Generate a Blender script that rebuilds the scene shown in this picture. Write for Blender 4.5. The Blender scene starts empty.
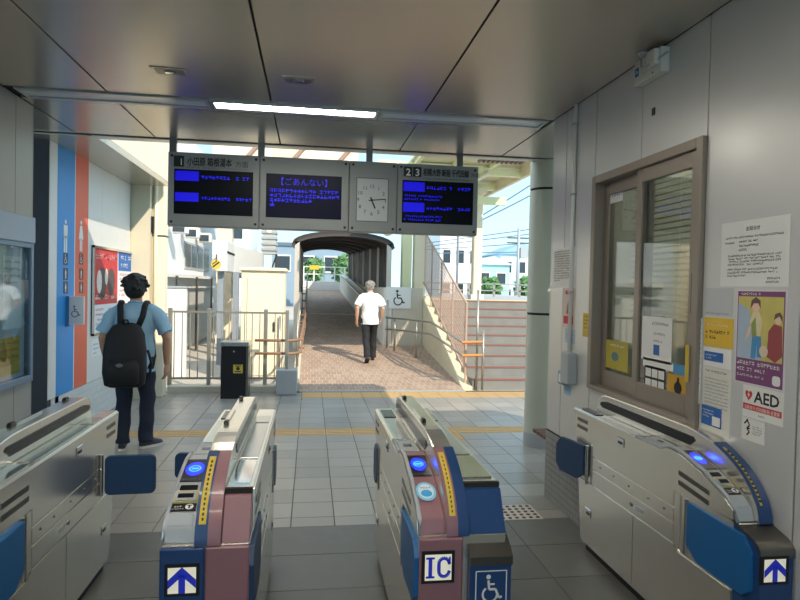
import bpy, bmesh, math, random
from mathutils import Vector, Matrix
random.seed(7)
PI = math.pi
sc = bpy.context.scene
COL = sc.collection

# ------------------------------------------------------------------ camera
F_PX, YAW, PITCH, ROLL, CAM_H = 612.2, .14499, .02146, .02156, 1.62
def cam_axes():
    cy, sy, cp, sp = math.cos(YAW), math.sin(YAW), math.cos(PITCH), math.sin(PITCH)
    f = Vector((sy*cp, cy*cp, -sp)); r = Vector((cy, -sy, 0)); d = f.cross(r)
    c, s = math.cos(ROLL), math.sin(ROLL)
    return c*r - s*d, s*r + c*d, f
AX_R, AX_D, AX_F = cam_axes()
CAM = Vector((0, 0, CAM_H))
cam_data = bpy.data.cameras.new('camera'); cam_data.sensor_width = 36; cam_data.lens = F_PX/800*36
cam_data.clip_start = .02; cam_data.clip_end = 600
cam = bpy.data.objects.new('camera', cam_data); COL.objects.link(cam); sc.camera = cam
cam.matrix_world = Matrix((
    (AX_R.x, -AX_D.x, -AX_F.x, CAM.x), (AX_R.y, -AX_D.y, -AX_F.y, CAM.y),
    (AX_R.z, -AX_D.z, -AX_F.z, CAM.z), (0, 0, 0, 1)))
def at(x, y, **k):
    """pixel of the 800x600 photo -> point on the plane X=, Y= or Z="""
    v = AX_R*((x-400)/F_PX) + AX_D*((y-300)/F_PX) + AX_F
    (a, val), = k.items(); i = 'XYZ'.index(a)
    return CAM + v*((val-CAM[i])/v[i])

# ------------------------------------------------------------------ world, sun, exposure
w = bpy.data.worlds.new('sky'); sc.world = w; w.use_nodes = True
nt = w.node_tree; nt.nodes.clear()
wo = nt.nodes.new('ShaderNodeOutputWorld'); bg = nt.nodes.new('ShaderNodeBackground')
tc = nt.nodes.new('ShaderNodeTexCoord'); sx = nt.nodes.new('ShaderNodeSeparateXYZ'); cr = nt.nodes.new('ShaderNodeValToRGB')
nt.links.new(tc.outputs['Generated'], sx.inputs[0]); nt.links.new(sx.outputs['Z'], cr.inputs[0])
cr.color_ramp.elements[0].position = 0.0; cr.color_ramp.elements[0].color = (.38, .56, .66, 1)
cr.color_ramp.elements[1].position = .8; cr.color_ramp.elements[1].color = (.40, .50, .62, 1)
e = cr.color_ramp.elements.new(.25); e.color = (.26, .46, .60, 1)
nt.links.new(cr.outputs[0], bg.inputs[0]); bg.inputs[1].default_value = 1.2
nt.links.new(bg.outputs[0], wo.inputs[0])
SUN_AZ, SUN_EL = math.radians(-32), math.radians(35)
sd = bpy.data.lights.new('sun', 'SUN'); sd.energy = 2.5; sd.angle = .009; sd.color = (1, .87, .70)
sun = bpy.data.objects.new('sun', sd); COL.objects.link(sun)
sdir = Vector((math.sin(SUN_AZ)*math.cos(SUN_EL), math.cos(SUN_AZ)*math.cos(SUN_EL), -math.sin(SUN_EL)))
sun.rotation_euler = sdir.to_track_quat('-Z', 'Y').to_euler(); sun.location = (4, -10, 12)
vs = sc.view_settings; vs.view_transform = 'Standard'; vs.look = 'None'; vs.exposure = 1.1; vs.gamma = 1; vs.use_curve_mapping = False

# ------------------------------------------------------------------ materials
MATS = {}
def lin(c):
    if isinstance(c, str):
        c = tuple(int(c[i:i+2], 16)/255 for i in (0, 2, 4))
    return tuple(v/12.92 if v <= .04045 else ((v+.055)/1.055)**2.4 for v in c)
def mat(name, col, rough=.6, metal=0, var=.06, scale=6, bump=0, emit=0, stretch=None, alpha=None, spec=.5, coat=0, trans=0, rvar=0):
    """procedural material: base colour broken up by noise, optional bump"""
    if name in MATS: return MATS[name]
    m = bpy.data.materials.new(name); m.use_nodes = True
    n = m.node_tree; b = n.nodes['Principled BSDF']
    c = lin(col)
    b.inputs['Roughness'].default_value = rough; b.inputs['Metallic'].default_value = metal
    b.inputs['Specular IOR Level'].default_value = spec
    b.inputs['Coat Weight'].default_value = coat
    t = n.nodes.new('ShaderNodeTexCoord'); mp = n.nodes.new('ShaderNodeMapping')
    n.links.new(t.outputs['Object'], mp.inputs[0])
    if stretch: mp.inputs['Scale'].default_value = stretch
    nz = n.nodes.new('ShaderNodeTexNoise'); nz.inputs['Scale'].default_value = scale; nz.inputs['Detail'].default_value = 5
    n.links.new(mp.outputs[0], nz.inputs['Vector'])
    mx = n.nodes.new('ShaderNodeMix'); mx.data_type = 'RGBA'
    mx.inputs[6].default_value = tuple(v*(1-var) for v in c)+(1,); mx.inputs[7].default_value = tuple(min(1, v*(1+var)) for v in c)+(1,)
    n.links.new(nz.outputs['Fac'], mx.inputs[0]); n.links.new(mx.outputs[2], b.inputs['Base Color'])
    if rvar:
        mr = n.nodes.new('ShaderNodeMapRange'); mr.inputs[1].default_value = .3; mr.inputs[2].default_value = .7
        mr.inputs[3].default_value = rough-rvar; mr.inputs[4].default_value = rough+rvar
        n.links.new(nz.outputs['Fac'], mr.inputs[0]); n.links.new(mr.outputs[0], b.inputs['Roughness'])
    if bump:
        bp = n.nodes.new('ShaderNodeBump'); bp.inputs['Strength'].default_value = bump; bp.inputs['Distance'].default_value = .01
        n.links.new(nz.outputs['Fac'], bp.inputs['Height']); n.links.new(bp.outputs[0], b.inputs['Normal'])
    if emit:
        b.inputs['Emission Strength'].default_value = emit; n.links.new(mx.outputs[2], b.inputs['Emission Color'])
    if trans: b.inputs['Transmission Weight'].default_value = trans
    if alpha is not None: b.inputs['Alpha'].default_value = alpha
    MATS[name] = m
    return m
def glass(name, tint='dfe8e6', alpha=.22, rough=.02):
    if name in MATS: return MATS[name]
    m = bpy.data.materials.new(name); m.use_nodes = True; n = m.node_tree; n.nodes.clear()
    o = n.nodes.new('ShaderNodeOutputMaterial'); mx = n.nodes.new('ShaderNodeMixShader')
    tr = n.nodes.new('ShaderNodeBsdfTransparent'); gl = n.nodes.new('ShaderNodeBsdfGlossy'); fr = n.nodes.new('ShaderNodeLayerWeight'); fp = n.nodes.new('ShaderNodeMath'); fp.operation = 'POWER'; fp.inputs[1].default_value = 4
    nz = n.nodes.new('ShaderNodeTexNoise'); nz.inputs['Scale'].default_value = 1.5
    ad = n.nodes.new('ShaderNodeMath'); ad.operation = 'ADD'; ad.inputs[1].default_value = alpha*.4
    tr.inputs[0].default_value = lin(tint)+(1,); gl.inputs['Roughness'].default_value = rough
    n.links.new(fr.outputs['Facing'], fp.inputs[0]); n.links.new(fp.outputs[0], ad.inputs[0]); n.links.new(ad.outputs[0], mx.inputs[0])
    n.links.new(tr.outputs[0], mx.inputs[1]); n.links.new(gl.outputs[0], mx.inputs[2]); n.links.new(mx.outputs[0], o.inputs[0])
    MATS[name] = m; return m

M = dict(
    steel=mat('brushed_steel', 'e2ddd3', .24, .88, .02, 2),
    steel2=mat('brushed_steel_top', 'b9b8b4', .24, 1, .04, 5, stretch=(14, 1, 1)),
    dsteel=mat('dark_steel', '6f6d68', .35, 1, .06, 8),
    chrome=mat('chrome', 'd6d6d4', .15, 1, .03),
    plastic=mat('grey_plastic', 'a3a9ae', .4, 0, .03),
    black=mat('black_plastic', '111214', .35, 0, .1),
    blackm=mat('black_matte', '17171a', .8, 0, .15),
    seam=mat('dark_joint', '23221f', .8, 0, .1),
    blue=mat('gate_blue', '1a3f70', .35, 0, .05, coat=.2),
    blue2=mat('flap_blue', '0f5c97', .4, 0, .05),
    navy=mat('flap_navy', '17395f', .5, 0, .08),
    pink=mat('gate_pink', '8d646b', .4, 0, .05, coat=.15),
    white=mat('white_paint', 'e4e4e0', .55, 0, .03),
    paper=mat('paper', 'e6e7e6', .8, 0, .03),
    ink=mat('ink', '2b2c30', .8, 0, .1),
    greyink=mat('grey_ink', '6c7076', .8, 0, .1),
    yellow=mat('sticker_yellow', 'd0b440', .6, 0, .05),
    red=mat('print_red', 'c9353a', .6, 0, .05),
    blueprint=mat('print_blue', '2566b0', .6, 0, .05),
    ceil=mat('ceiling_metal', 'b9b2a6', .27, .6, .03, 2, stretch=(1, .15, 1)),
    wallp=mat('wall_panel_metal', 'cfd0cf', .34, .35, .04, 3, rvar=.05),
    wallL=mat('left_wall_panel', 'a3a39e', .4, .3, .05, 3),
    cream=mat('cream_paint', 'e8dcc2', .6, 0, .04),
    yellowgreen=mat('pale_yellow_paint', 'e6e6b8', .55, 0, .05),
    concrete=mat('concrete', 'c9c2b0', .85, 0, .14, 4, bump=.2),
    dconcrete=mat('grey_concrete', 'a9aaa8', .85, 0, .16, 5, bump=.2),
    bronze=mat('bronze_frame', '948a80', .42, .45, .05),
    brown=mat('brown_handrail', '8f6d52', .45, 0, .1),
    rail=mat('rail_steel', 'aaa498', .35, .8, .06),
)

# ------------------------------------------------------------------ builders
ORG = {}
class B:
    """collects shapes (world coordinates) into one mesh"""
    def __init__(s): s.bm = bmesh.new()
    def box(s, x0, x1, y0, y1, z0, z1):
        v = [s.bm.verts.new(p) for p in ((x0,y0,z0),(x1,y0,z0),(x1,y1,z0),(x0,y1,z0),(x0,y0,z1),(x1,y0,z1),(x1,y1,z1),(x0,y1,z1))]
        for f in ((3,2,1,0),(4,5,6,7),(0,1,5,4),(1,2,6,5),(2,3,7,6),(3,0,4,7)): s.bm.faces.new([v[i] for i in f])
        return s
    def prism(s, pts, axis, a0, a1):
        """polygon in the two other axes (in XYZ order) swept along axis from a0 to a1"""
        def mk(p, a):
            return {'X': (a, p[0], p[1]), 'Y': (p[0], a, p[1]), 'Z': (p[0], p[1], a)}[axis]
        lo = [s.bm.verts.new(mk(p, a0)) for p in pts]; hi = [s.bm.verts.new(mk(p, a1)) for p in pts]
        n = len(pts)
        s.bm.faces.new(lo[::-1]); s.bm.faces.new(hi)
        for i in range(n): s.bm.faces.new((lo[i], lo[(i+1) % n], hi[(i+1) % n], hi[i]))
        return s
    def hexa(s, p):
        v = [s.bm.verts.new(q) for q in p]
        for f in ((3,2,1,0),(4,5,6,7),(0,1,5,4),(1,2,6,5),(2,3,7,6),(3,0,4,7)): s.bm.faces.new([v[i] for i in f])
        return s
    def rings(s, rings, cap=True):
        vs_ = [[s.bm.verts.new(p) for p in r] for r in rings]; n = len(vs_[0])
        for a, b in zip(vs_, vs_[1:]):
            for i in range(n): s.bm.faces.new((a[i], a[(i+1) % n], b[(i+1) % n], b[i]))
        if cap: s.bm.faces.new(vs_[0][::-1]); s.bm.faces.new(vs_[-1])
        return s
    def tube(s, path, r, seg=8, side=None, flat=1.0):
        """round or elliptical tube; r is one radius or a list; flat scales the second radius"""
        path = [Vector(p) for p in path]; rs = r if isinstance(r, (list, tuple)) else [r]*len(path)
        up = Vector(side) if side else None; rr = []
        for i, p in enumerate(path):
            t = (path[min(i+1, len(path)-1)]-path[max(i-1, 0)]).normalized()
            ref = up if up else (Vector((0, 0, 1)) if abs(t.z) < .9 else Vector((0, 1, 0)))
            a = ref-t*ref.dot(t); a.normalize(); b = t.cross(a)
            fl = flat[i] if isinstance(flat, (list, tuple)) else flat
            rr.append([p+a*(rs[i]*math.cos(2*PI*k/seg))+b*(rs[i]*fl*math.sin(2*PI*k/seg)) for k in range(seg)])
        return s.rings(rr)
    def lathe(s, prof, c, seg=24):
        return s.rings([[Vector((c[0]+r*math.cos(2*PI*k/seg), c[1]+r*math.sin(2*PI*k/seg), c[2]+z)) for k in range(seg)] for r, z in prof])
    def sphere(s, c, r, seg=16, rg=10, sc_=(1, 1, 1)):
        R_ = []
        for j in range(rg+1):
            th = PI*(.02+.96*j/rg)
            R_.append([Vector((c[0]+r*sc_[0]*math.sin(th)*math.cos(2*PI*k/seg), c[1]+r*sc_[1]*math.sin(th)*math.sin(2*PI*k/seg), c[2]-r*sc_[2]*math.cos(th))) for k in range(seg)])
        return s.rings(R_)
    def face(s, pts):
        s.bm.faces.new([s.bm.verts.new(p) for p in pts]); return s
    def done(s, name, m, parent=None, smooth=False, bevel=0, seg=1, remesh=0, soft=0):
        bm = s.bm
        bmesh.ops.recalc_face_normals(bm, faces=bm.faces)
        if bevel:
            ed = [e for e in bm.edges if len(e.link_faces) == 2 and e.calc_face_angle(0) > .5]
            bmesh.ops.bevel(bm, geom=ed, offset=bevel, segments=seg, affect='EDGES', profile=.6, clamp_overlap=True)
        return link(name, bm, m, parent, smooth, remesh, soft)
def link(name, bm, m, parent=None, smooth=False, remesh=0, soft=0):
    if parent is not None: org = ORG[parent.name]
    else:
        xs = [v.co.x for v in bm.verts]; ys = [v.co.y for v in bm.verts]; zs = [v.co.z for v in bm.verts]
        org = Vector(((min(xs)+max(xs))/2, (min(ys)+max(ys))/2, min(zs)))
    bmesh.ops.translate(bm, verts=bm.verts, vec=-org)
    me = bpy.data.meshes.new(name); bm.to_mesh(me); bm.free()
    o = bpy.data.objects.new(name, me); COL.objects.link(o)
    if remesh:
        rm = o.modifiers.new('r', 'REMESH'); rm.mode = 'VOXEL'; rm.voxel_size = remesh
        if soft:
            sm = o.modifiers.new('s', 'SMOOTH'); sm.factor = .5; sm.iterations = soft
        dg = bpy.context.evaluated_depsgraph_get(); me2 = bpy.data.meshes.new_from_object(o.evaluated_get(dg))
        o.modifiers.clear(); o.data = me2; me2.name = name; me = me2; smooth = True
    me.materials.clear(); me.materials.append(M[m] if isinstance(m, str) else m)
    if smooth: me.shade_smooth()
    if smooth == 'auto': me.set_sharp_from_angle(angle=.7)
    ORG[o.name] = org
    if parent is None: o.location = org
    else: o.parent = parent
    return o
def tag(o, label, cat, group=None, kind=None):
    if label: o['label'] = label
    if cat: o['category'] = cat
    if group: o['group'] = group
    if kind: o['kind'] = kind
    return o
def thing(name, loc, label, cat, group=None):
    o = bpy.data.objects.new(name, None); COL.objects.link(o); o.empty_display_size = .1
    o.location = loc; ORG[o.name] = Vector(loc)
    return tag(o, label, cat, group)
def struct(o, label, cat): return tag(o, label, cat, kind='structure')
def bx(name, m, parent, x0, x1, y0, y1, z0, z1, bevel=0, seg=1):
    return B().box(min(x0, x1), max(x0, x1), min(y0, y1), max(y0, y1), min(z0, z1), max(z0, z1)).done(name, m, parent, bevel=bevel, seg=seg)

class Pl:
    """a flat surface: origin, right, up and outward normal; 2D shapes printed on it"""
    def __init__(s, o, u, n, v=(0, 0, 1)):
        s.o, s.u, s.n, s.v = Vector(o), Vector(u).normalized(), Vector(n).normalized(), Vector(v).normalized()
    def p(s, a, b, h=0): return s.o+s.u*a+s.v*b+s.n*h
    def poly(s, name, polys, m, parent, h=.001, t=0):
        """t > 0 makes solid pieces of that thickness behind the face"""
        if name.startswith('print_') and len(polys) > 1:
            for q_ in polys: o_ = s.poly(name, [q_], m, parent, h, t)
            return o_
        b = B()
        for pts in polys:
            if t: 
                lo = [s.p(a, c, h-t) for a, c in pts]; hi = [s.p(a, c, h) for a, c in pts]
                b.rings([lo, hi])
            else: b.face([s.p(a, c, h) for a, c in pts])
        if t: bmesh.ops.recalc_face_normals(b.bm, faces=b.bm.faces)
        else:
            for f in b.bm.faces:
                f.normal_update()
                if f.normal.dot(s.n) < 0: f.normal_flip()
        return link(name, b.bm, m, parent)
    def rect(s, name, a0, a1, b0, b1, m, parent, h=.001, t=0):
        return s.poly(name, [[(a0, b0), (a1, b0), (a1, b1), (a0, b1)]], m, parent, h, t)
    def disc(s, name, a, b, r, m, parent, h=.001, t=0, seg=28, ry=None):
        return s.poly(name, [circ(a, b, r, seg, ry)], m, parent, h, t)
    def text(s, txt, a, b, size, m, parent, h=.0015, name='lettering', align='LEFT', bold=0, squeeze=1, width=None):
        cu = bpy.data.curves.new('t', 'FONT'); cu.body = txt; cu.size = size; cu.resolution_u = 2; cu.align_x = align; cu.offset = max(0, bold)
        cu.space_character = 1.0
        o = bpy.data.objects.new('t', cu); COL.objects.link(o)
        dg = bpy.context.evaluated_depsgraph_get(); me = bpy.data.meshes.new_from_object(o.evaluated_get(dg))
        bpy.data.objects.remove(o); bpy.data.curves.remove(cu)
        bm = bmesh.new(); bm.from_mesh(me); bpy.data.meshes.remove(me)
        if width and bm.verts:
            xs = [v.co.x for v in bm.verts]; squeeze = width/max(1e-4, max(xs)-min(xs))
        if bold < 0:                                   # heavier weight: overlay shifted copies
            src = bm.copy(); tmp = bpy.data.meshes.new('t'); src.to_mesh(tmp); src.free(); n0 = len(bm.verts)
            for dx, dy in ((1, 0), (0, 1), (1, 1)):
                bm.verts.ensure_lookup_table(); k0 = len(bm.verts); bm.from_mesh(tmp); bm.verts.ensure_lookup_table()
                for v in bm.verts[k0:]: v.co.x -= dx*bold/squeeze; v.co.y -= dy*bold; v.co.z = .0004*(dx+2*dy)
            bpy.data.meshes.remove(tmp)
        for v in bm.verts: v.co = s.p(a+v.co.x*squeeze, b+v.co.y, h+v.co.z)
        return link(name, bm, m, parent)
    def marks(s, a0, a1, b, size, m, parent, h=.0015, rows=1, pitch=None, fill=1.0, name='small_print'):
        """rows of stroke-like marks: print too small to read"""
        P_ = []; pitch = pitch or size*1.7
        for r in range(rows):
            x = a0; bb = b-r*pitch; end = a1 if r < rows-1 or rows == 1 else a0+(a1-a0)*random.uniform(.35, .9)
            end = a0+(end-a0)*fill
            while x < end-size*.5:
                if random.random() < .08: x += size*.8; continue
                w_ = size*.85
                for k in range(2):
                    y = bb+size*random.choice((0, .22, .45, .7)); P_.append([(x, y), (x+w_, y), (x+w_, y+size*.16), (x, y+size*.16)])
                q = x+w_*random.uniform(.1, .7); P_.append([(q, bb), (q+size*.16, bb), (q+size*.16, bb+size*.9), (q, bb+size*.9)])
                x += size
        o_ = s.poly(name, P_, m, parent, h); o_['kind'] = 'stuff'; return o_
def circ(a, b, r, seg=28, ry=None, t0=0, t1=None):
    ry = ry or r
    return [(a+r*math.cos(2*PI*k/seg), b+ry*math.sin(2*PI*k/seg)) for k in range(seg)]
def stroke(pts, w_):
    """thick polyline as quads with round joints"""
    out = []
    for (x0, y0), (x1, y1) in zip(pts, pts[1:]):
        d = math.hypot(x1-x0, y1-y0) or 1; nx, ny = -(y1-y0)/d*w_/2, (x1-x0)/d*w_/2
        out.append([(x0+nx, y0+ny), (x0-nx, y0-ny), (x1-nx, y1-ny), (x1+nx, y1+ny)])
    return out
def arc(cx, cy, r, d0, d1, n=16):
    return [(cx+r*math.cos(math.radians(d0+(d1-d0)*i/n)), cy+r*math.sin(math.radians(d0+(d1-d0)*i/n))) for i in range(n+1)]
def wheelchair(cx, cy, s):
    """wheelchair symbol about s tall centred on cx, cy (facing right)"""
    P_ = [circ(cx-.10*s, cy+.42*s, .085*s, 14)]
    P_ += stroke([(cx-.10*s, cy+.30*s), (cx-.07*s, cy-.02*s), (cx+.16*s, cy-.02*s), (cx+.29*s, cy-.33*s), (cx+.40*s, cy-.29*s)], .085*s)
    P_ += stroke([(cx-.09*s, cy+.16*s), (cx+.13*s, cy+.16*s)], .07*s)
    P_ += stroke(arc(cx-.04*s, cy-.2*s, .26*s, 125, 355, 18), .075*s)
    return P_
def man_sym(cx, cy, s, skirt=False):
    P_ = [circ(cx, cy+.43*s, .07*s, 12)]
    if skirt:
        P_ += [[(cx-.09*s, cy+.33*s), (cx-.2*s, cy-.12*s), (cx+.2*s, cy-.12*s), (cx+.09*s, cy+.33*s)]]
        P_ += [[(cx+d*s-.045*s, cy-.5*s), (cx+d*s+.045*s, cy-.5*s), (cx+d*s+.045*s, cy-.1*s), (cx+d*s-.045*s, cy-.1*s)] for d in (-.06, .06)]
    else:
        P_ += [[(cx-.15*s, cy+.33*s), (cx-.15*s, cy-.05*s), (cx+.15*s, cy-.05*s), (cx+.15*s, cy+.33*s)]]
        P_ += [[(cx+d*s-.055*s, cy-.5*s), (cx+d*s+.055*s, cy-.5*s), (cx+d*s+.055*s, cy), (cx+d*s-.055*s, cy)] for d in (-.07, .07)]
    return P_
def arrow_up(cx, cy, s):
    return stroke([(cx, cy-.48*s), (cx, cy+.2*s)], .24*s)+[
        [(cx, cy+.50*s), (cx-.50*s, cy+.02*s), (cx-.50*s, cy-.30*s), (cx, cy+.16*s)], [(cx, cy+.50*s), (cx, cy+.16*s), (cx+.50*s, cy-.30*s), (cx+.50*s, cy+.02*s)]]
def rrect(a0, a1, b0, b1, r, n=4):
    out = []
    for (cx, cy, s0) in ((a1-r, b1-r, 0), (a0+r, b1-r, 90), (a0+r, b0+r, 180), (a1-r, b0+r, 270)):
        out += arc(cx, cy, r, s0, s0+90, n)
    return out
# ================================================================== STRUCTURE
def px(p):
    q = Vector(p)-CAM; d = q.dot(AX_F)
    return (9999, 9999) if d < .05 else (400+F_PX*q.dot(AX_R)/d, 300+F_PX*q.dot(AX_D)/d)
M.update(
    tile=[mat('floor_tile_%d' % i, c, .33, 0, .12, 9, bump=.05, rvar=.06) for i, c in enumerate(('938f87', '9c988f', '8b8880', '969289'))],
    bigtile=[mat('large_tile_%d' % i, c, .45, 0, .12, 7, bump=.05, rvar=.06) for i, c in enumerate(('5e5c56', '63615b', '595751'))],
    tact=mat('tactile_yellow', 'c4a06a', .6, 0, .12, 12), tactw=mat('tactile_white', 'c9bcae', .5, 0, .1, 12), dot=mat('tactile_stud', '4a4440', .4, .5, .1),
    joint=mat('tile_joint', '3c3b38', .9, 0, .2, 20))
floor = struct(bx('floor', 'joint', None, -4.6, 5.2, -4, 9.42, -.12, -.006), 'grey tiled station floor running under the ticket gates', 'floor')
TS = .295
def tile_mesh(wx, wy, name, mats, bars=0, axis='X', studs=0):
    out = []
    for m_ in mats:
        b = B().box(.0025, wx-.0025, .0025, wy-.0025, -.012, 0)
        bmesh.ops.bevel(b.bm, geom=[e for e in b.bm.edges if all(v.co.z > -.001 for v in e.verts)], offset=.002, segments=1, affect='EDGES')
        for k in range(bars):
            c = (wx if axis == 'Y' else wy)*(k+.5)/bars; hw = wx/bars*.22
            if axis == 'X': b.box(.02, wx-.02, c-hw, c+hw, 0, .004)
            else: b.box(c-hw, c+hw, .02, wy-.02, 0, .004)
        me = bpy.data.meshes.new(name); bmesh.ops.recalc_face_normals(b.bm, faces=b.bm.faces); b.bm.to_mesh(me); b.bm.free(); me.materials.append(m_); out.append(me)
    return out
ORGF = ORG[floor.name]
def put(me, name, x, y, parent=floor, z=0):
    o = bpy.data.objects.new(name, me); COL.objects.link(o); o.parent = parent; o.location = Vector((x, y, z))-ORG[parent.name]; return o
small = tile_mesh(TS, TS, 'floor_tile', M['tile']); half = tile_mesh(TS, .167, 'floor_tile', M['tile'])
barx = tile_mesh(TS, TS, 'guide_tile', [M['tact']], bars=4); bary = tile_mesh(TS, .46, 'guide_tile', [M['tact']], bars=6, axis='Y')
cand = []; rest = B()
rows = [(4.112, .167)]+[(4.279+TS*k, TS) for k in range(17)]
for (y, h) in rows:
    if y > 8.6: continue
    for k in range(-9, 11):
        x = -.105+TS*k
        ys = 6.55 < y < 6.7
        if x < -2.5 and y < 6.2: continue
        c = px((x+TS/2, y+h/2, 0))
        if -15 < c[0] < 815 and c[1] < 625: cand.append((y, x, h, ys))
        else: rest.box(x+.003, x+TS-.003, y+.003, y+h-.003, -.012, 0)
cand.sort()
for i, (y, x, h, ys) in enumerate(cand):
    branch = abs(x-1.37) < .1 and 6.2 < y < 6.5
    if ys or branch: put(barx[0], 'guide_tile', x, y)
    elif i < 300: put(random.choice(half if h < .2 else small), 'floor_tile', x, y)
    else: rest.box(x+.003, x+TS-.003, y+.003, y+h-.003, -.012, 0)
for k in range(-9, 12):
    x = -.105+TS*k
    if x > -.2: put(bary[0], 'guide_tile', x, 8.84)
    else: rest.box(x+.003, x+TS-.003, 8.995, 9.27, -.012, 0)
    rest.box(x+.003, x+TS-.003, 8.707, 8.837 if x > -.2 else 8.989, -.012, 0)
o = rest.done('floor_tile_field', M['tile'][0], floor); o['kind'] = 'stuff'
big = tile_mesh(.9, .43, 'large_floor_tile', M['bigtile'])
for r in range(10):
    for k in range(-3, 4):
        put(random.choice(big), 'large_floor_tile', 1.383+.9*(k-1), 3.682-.43*r)
# pale studded plate in front of the wide passage
t = thing('tactile_plate', (1.5, 4.23, 0), 'pale studded tactile plate on the floor at the wide passage', 'tactile plate')
bx('plate', 'tactw', t, 1.34, 1.66, 4.10, 4.38, -.004, .004)
for i in range(6):
    for j in range(5): B().lathe([(.016, 0), (.013, .005), (.001, .006)], (1.372+.051*i, 4.13+.055*j, .003), 8).done('stud', 'dot', t)

# ---- ceiling: glossy metal panels with dark open joints
CZ = 2.945
ceil = struct(B().box(-4.2, 3.4, -3.5, 6.0, CZ+.02, CZ+.16).done('ceiling', 'seam'), 'glossy grey metal ceiling over the ticket gates', 'ceiling')
JX = [-2.125, -1.44, -.31, .83, 1.858]
for a, b_ in zip(JX, JX[1:]):
    for y0, y1 in ((-3.5, -.9), (-.9, 1.7), (1.7, 4.59), (4.85, 5.93)):
        if y0 < 1.8 < y1 or y0 > 1 or True:
            bx('panel', 'ceil', ceil, a+.006, b_-.006, y0+.004, y1-.004, CZ, CZ+.02, bevel=.002)
# side strips beyond the wall ends
bx('panel', 'ceil', ceil, -4.2, -2.13, 5.1, 5.93, CZ, CZ+.02); bx('panel', 'ceil', ceil, 1.866, 3.4, 4.6, 5.93, CZ, CZ+.02)
struct(B().box(-2.0, 3.4, 5.955, 6.07, CZ-.012, CZ+.2).done('trim_1', mat('fascia_metal', 'cfcdc6', .35, .4, .03)), 'pale metal fascia strip along the front edge of the ceiling', 'fascia trim')
struct(B().box(-4.2, 3.4, 5.93, 5.955, CZ-.004, CZ+.1).done('trim_2', 'seam'), 'dark joint strip at the front edge of the ceiling panels', 'joint trim')
# light channel: three sections in one long recessed channel, middle one lit
lamp_on = mat('lit_diffuser', 'fff6e6', .5, 0, .01, emit=20); lamp_off = mat('unlit_diffuser', 'd3d8dc', .3, 0, .03)
def ceiling_lamp(x0, x1, y0, y1, lit, label):
    r = thing('ceiling_light', ((x0+x1)/2, (y0+y1)/2, CZ-.012), label, 'ceiling light', 'strip lights in the ceiling')
    f = B(); f.box(x0, x1, y0, y0+.05, CZ-.012, CZ+.02).box(x0, x1, y1-.05, y1, CZ-.012, CZ+.02)
    f.box(x0, x0+.03, y0+.05, y1-.05, CZ-.012, CZ+.02).box(x1-.03, x1, y0+.05, y1-.05, CZ-.012, CZ+.02)
    f.done('frame', mat('light_frame', 'b4b8ba', .3, .4, .03), r, bevel=.003)
    bx('diffuser', lamp_on if lit else lamp_off, r, x0+.03, x1-.03, y0+.05, y1-.05, CZ-.002, CZ+.015)
    return r
ceiling_lamp(-2.06, -.76, 4.60, 4.84, 0, 'unlit strip light beside the left wall, left of the glowing one')
ceiling_lamp(-.755, .49, 4.60, 4.84, 1, 'glowing white strip light in the middle of the ceiling')
ceiling_lamp(.495, 1.82, 4.60, 4.84, 0, 'unlit strip light right of the glowing one')
ceiling_lamp(-.755, .49, .55, .79, 1, 'added fill strip light in the ceiling behind the viewer')  # added out of view to lift the light level in the hall
ceiling_lamp(-.755, .49, -1.45, -1.21, 1, 'added fill strip light, unseen, at the rear entrance of the hall')  # another unseen fill light, added for the hall interior
ceiling_lamp(-.755, .49, 1.9, 2.14, 1, 'added fill strip light, out of view, above the near ends of the gates')  # added just above the frame to brighten gates and right wall
for i, (x, lab) in enumerate(((-.9, 'small recessed plate in the ceiling nearer the left wall'), (-.1, 'small recessed plate in the ceiling above the departure board'))):
    r = thing('ceiling_plate', (x, 4.05, CZ-.01), lab, 'ceiling plate', 'recessed plates in the ceiling')
    bx('rim', 'ceil', r, x-.11, x+.11, 3.98, 4.12, CZ-.006, CZ+.004, bevel=.003); bx('insert', 'dsteel', r, x-.085, x+.085, 4.0, 4.10, CZ-.008, CZ-.004)
    bx('clip', 'chrome', r, x-.03, x+.03, 4.03, 4.07, CZ-.014, CZ-.007, bevel=.002)

# ---- right wall, X = 1.86, with the office window
WX = 1.86; WY0, WY1, WZ0, WZ1 = 2.70, 3.86, .975, 2.375
wr = B(); wr.box(WX+.012, WX+.14, -3.5, WY0, 0, 3.0).box(WX+.012, WX+.14, WY1, 4.58, 0, 3.0).box(WX+.012, WX+.14, WY0, WY1, 0, WZ0).box(WX+.012, WX+.14, WY0, WY1, WZ1, 3.0)
wall_right = struct(wr.done('wall_right', 'seam'), 'grey metal panelled wall on the right with the office window', 'wall')
for y0, y1, z0, z1 in ((-.3, .9, 0, 2.95), (.9, 1.5, 0, 2.95), (1.5, 2.103, 0, 2.95), (2.103, 2.70, 0, 2.95), (2.70, 3.295, WZ1, 2.95), (3.295, 3.867, WZ1, 2.95), (2.70, 3.867, 0, WZ0), (3.867, 4.34, .53, 2.95), (4.34, 4.58, .53, 2.95)):
    bx('panel', 'wallp', wall_right, WX, WX+.013, y0+.004, y1-.004, z0+.002, z1-.002, bevel=.002)
bx('end_panel', 'wallp', wall_right, WX, WX+.14, 4.58, 4.592, .53, 2.945)
mos = mat('mosaic_tile', '8c8d8b', .35, 0, .12, 14)
tb = B()
n_ = 0
for i in range(24):
    for j in range(11):
        y = 3.80+i*.0485; 
        if y > 4.57: continue
        tb.box(WX-.012, WX+.01, y+.003, y+.0455, .003+j*.0478, .003+j*.0478+.0425)
mo = tb.done('mosaic_tiles', mos, wall_right); mo['kind'] = 'stuff'
bx('mosaic_joint', 'joint', wall_right, WX-.008, WX+.012, 3.80, 4.575, 0, .528)
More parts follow.
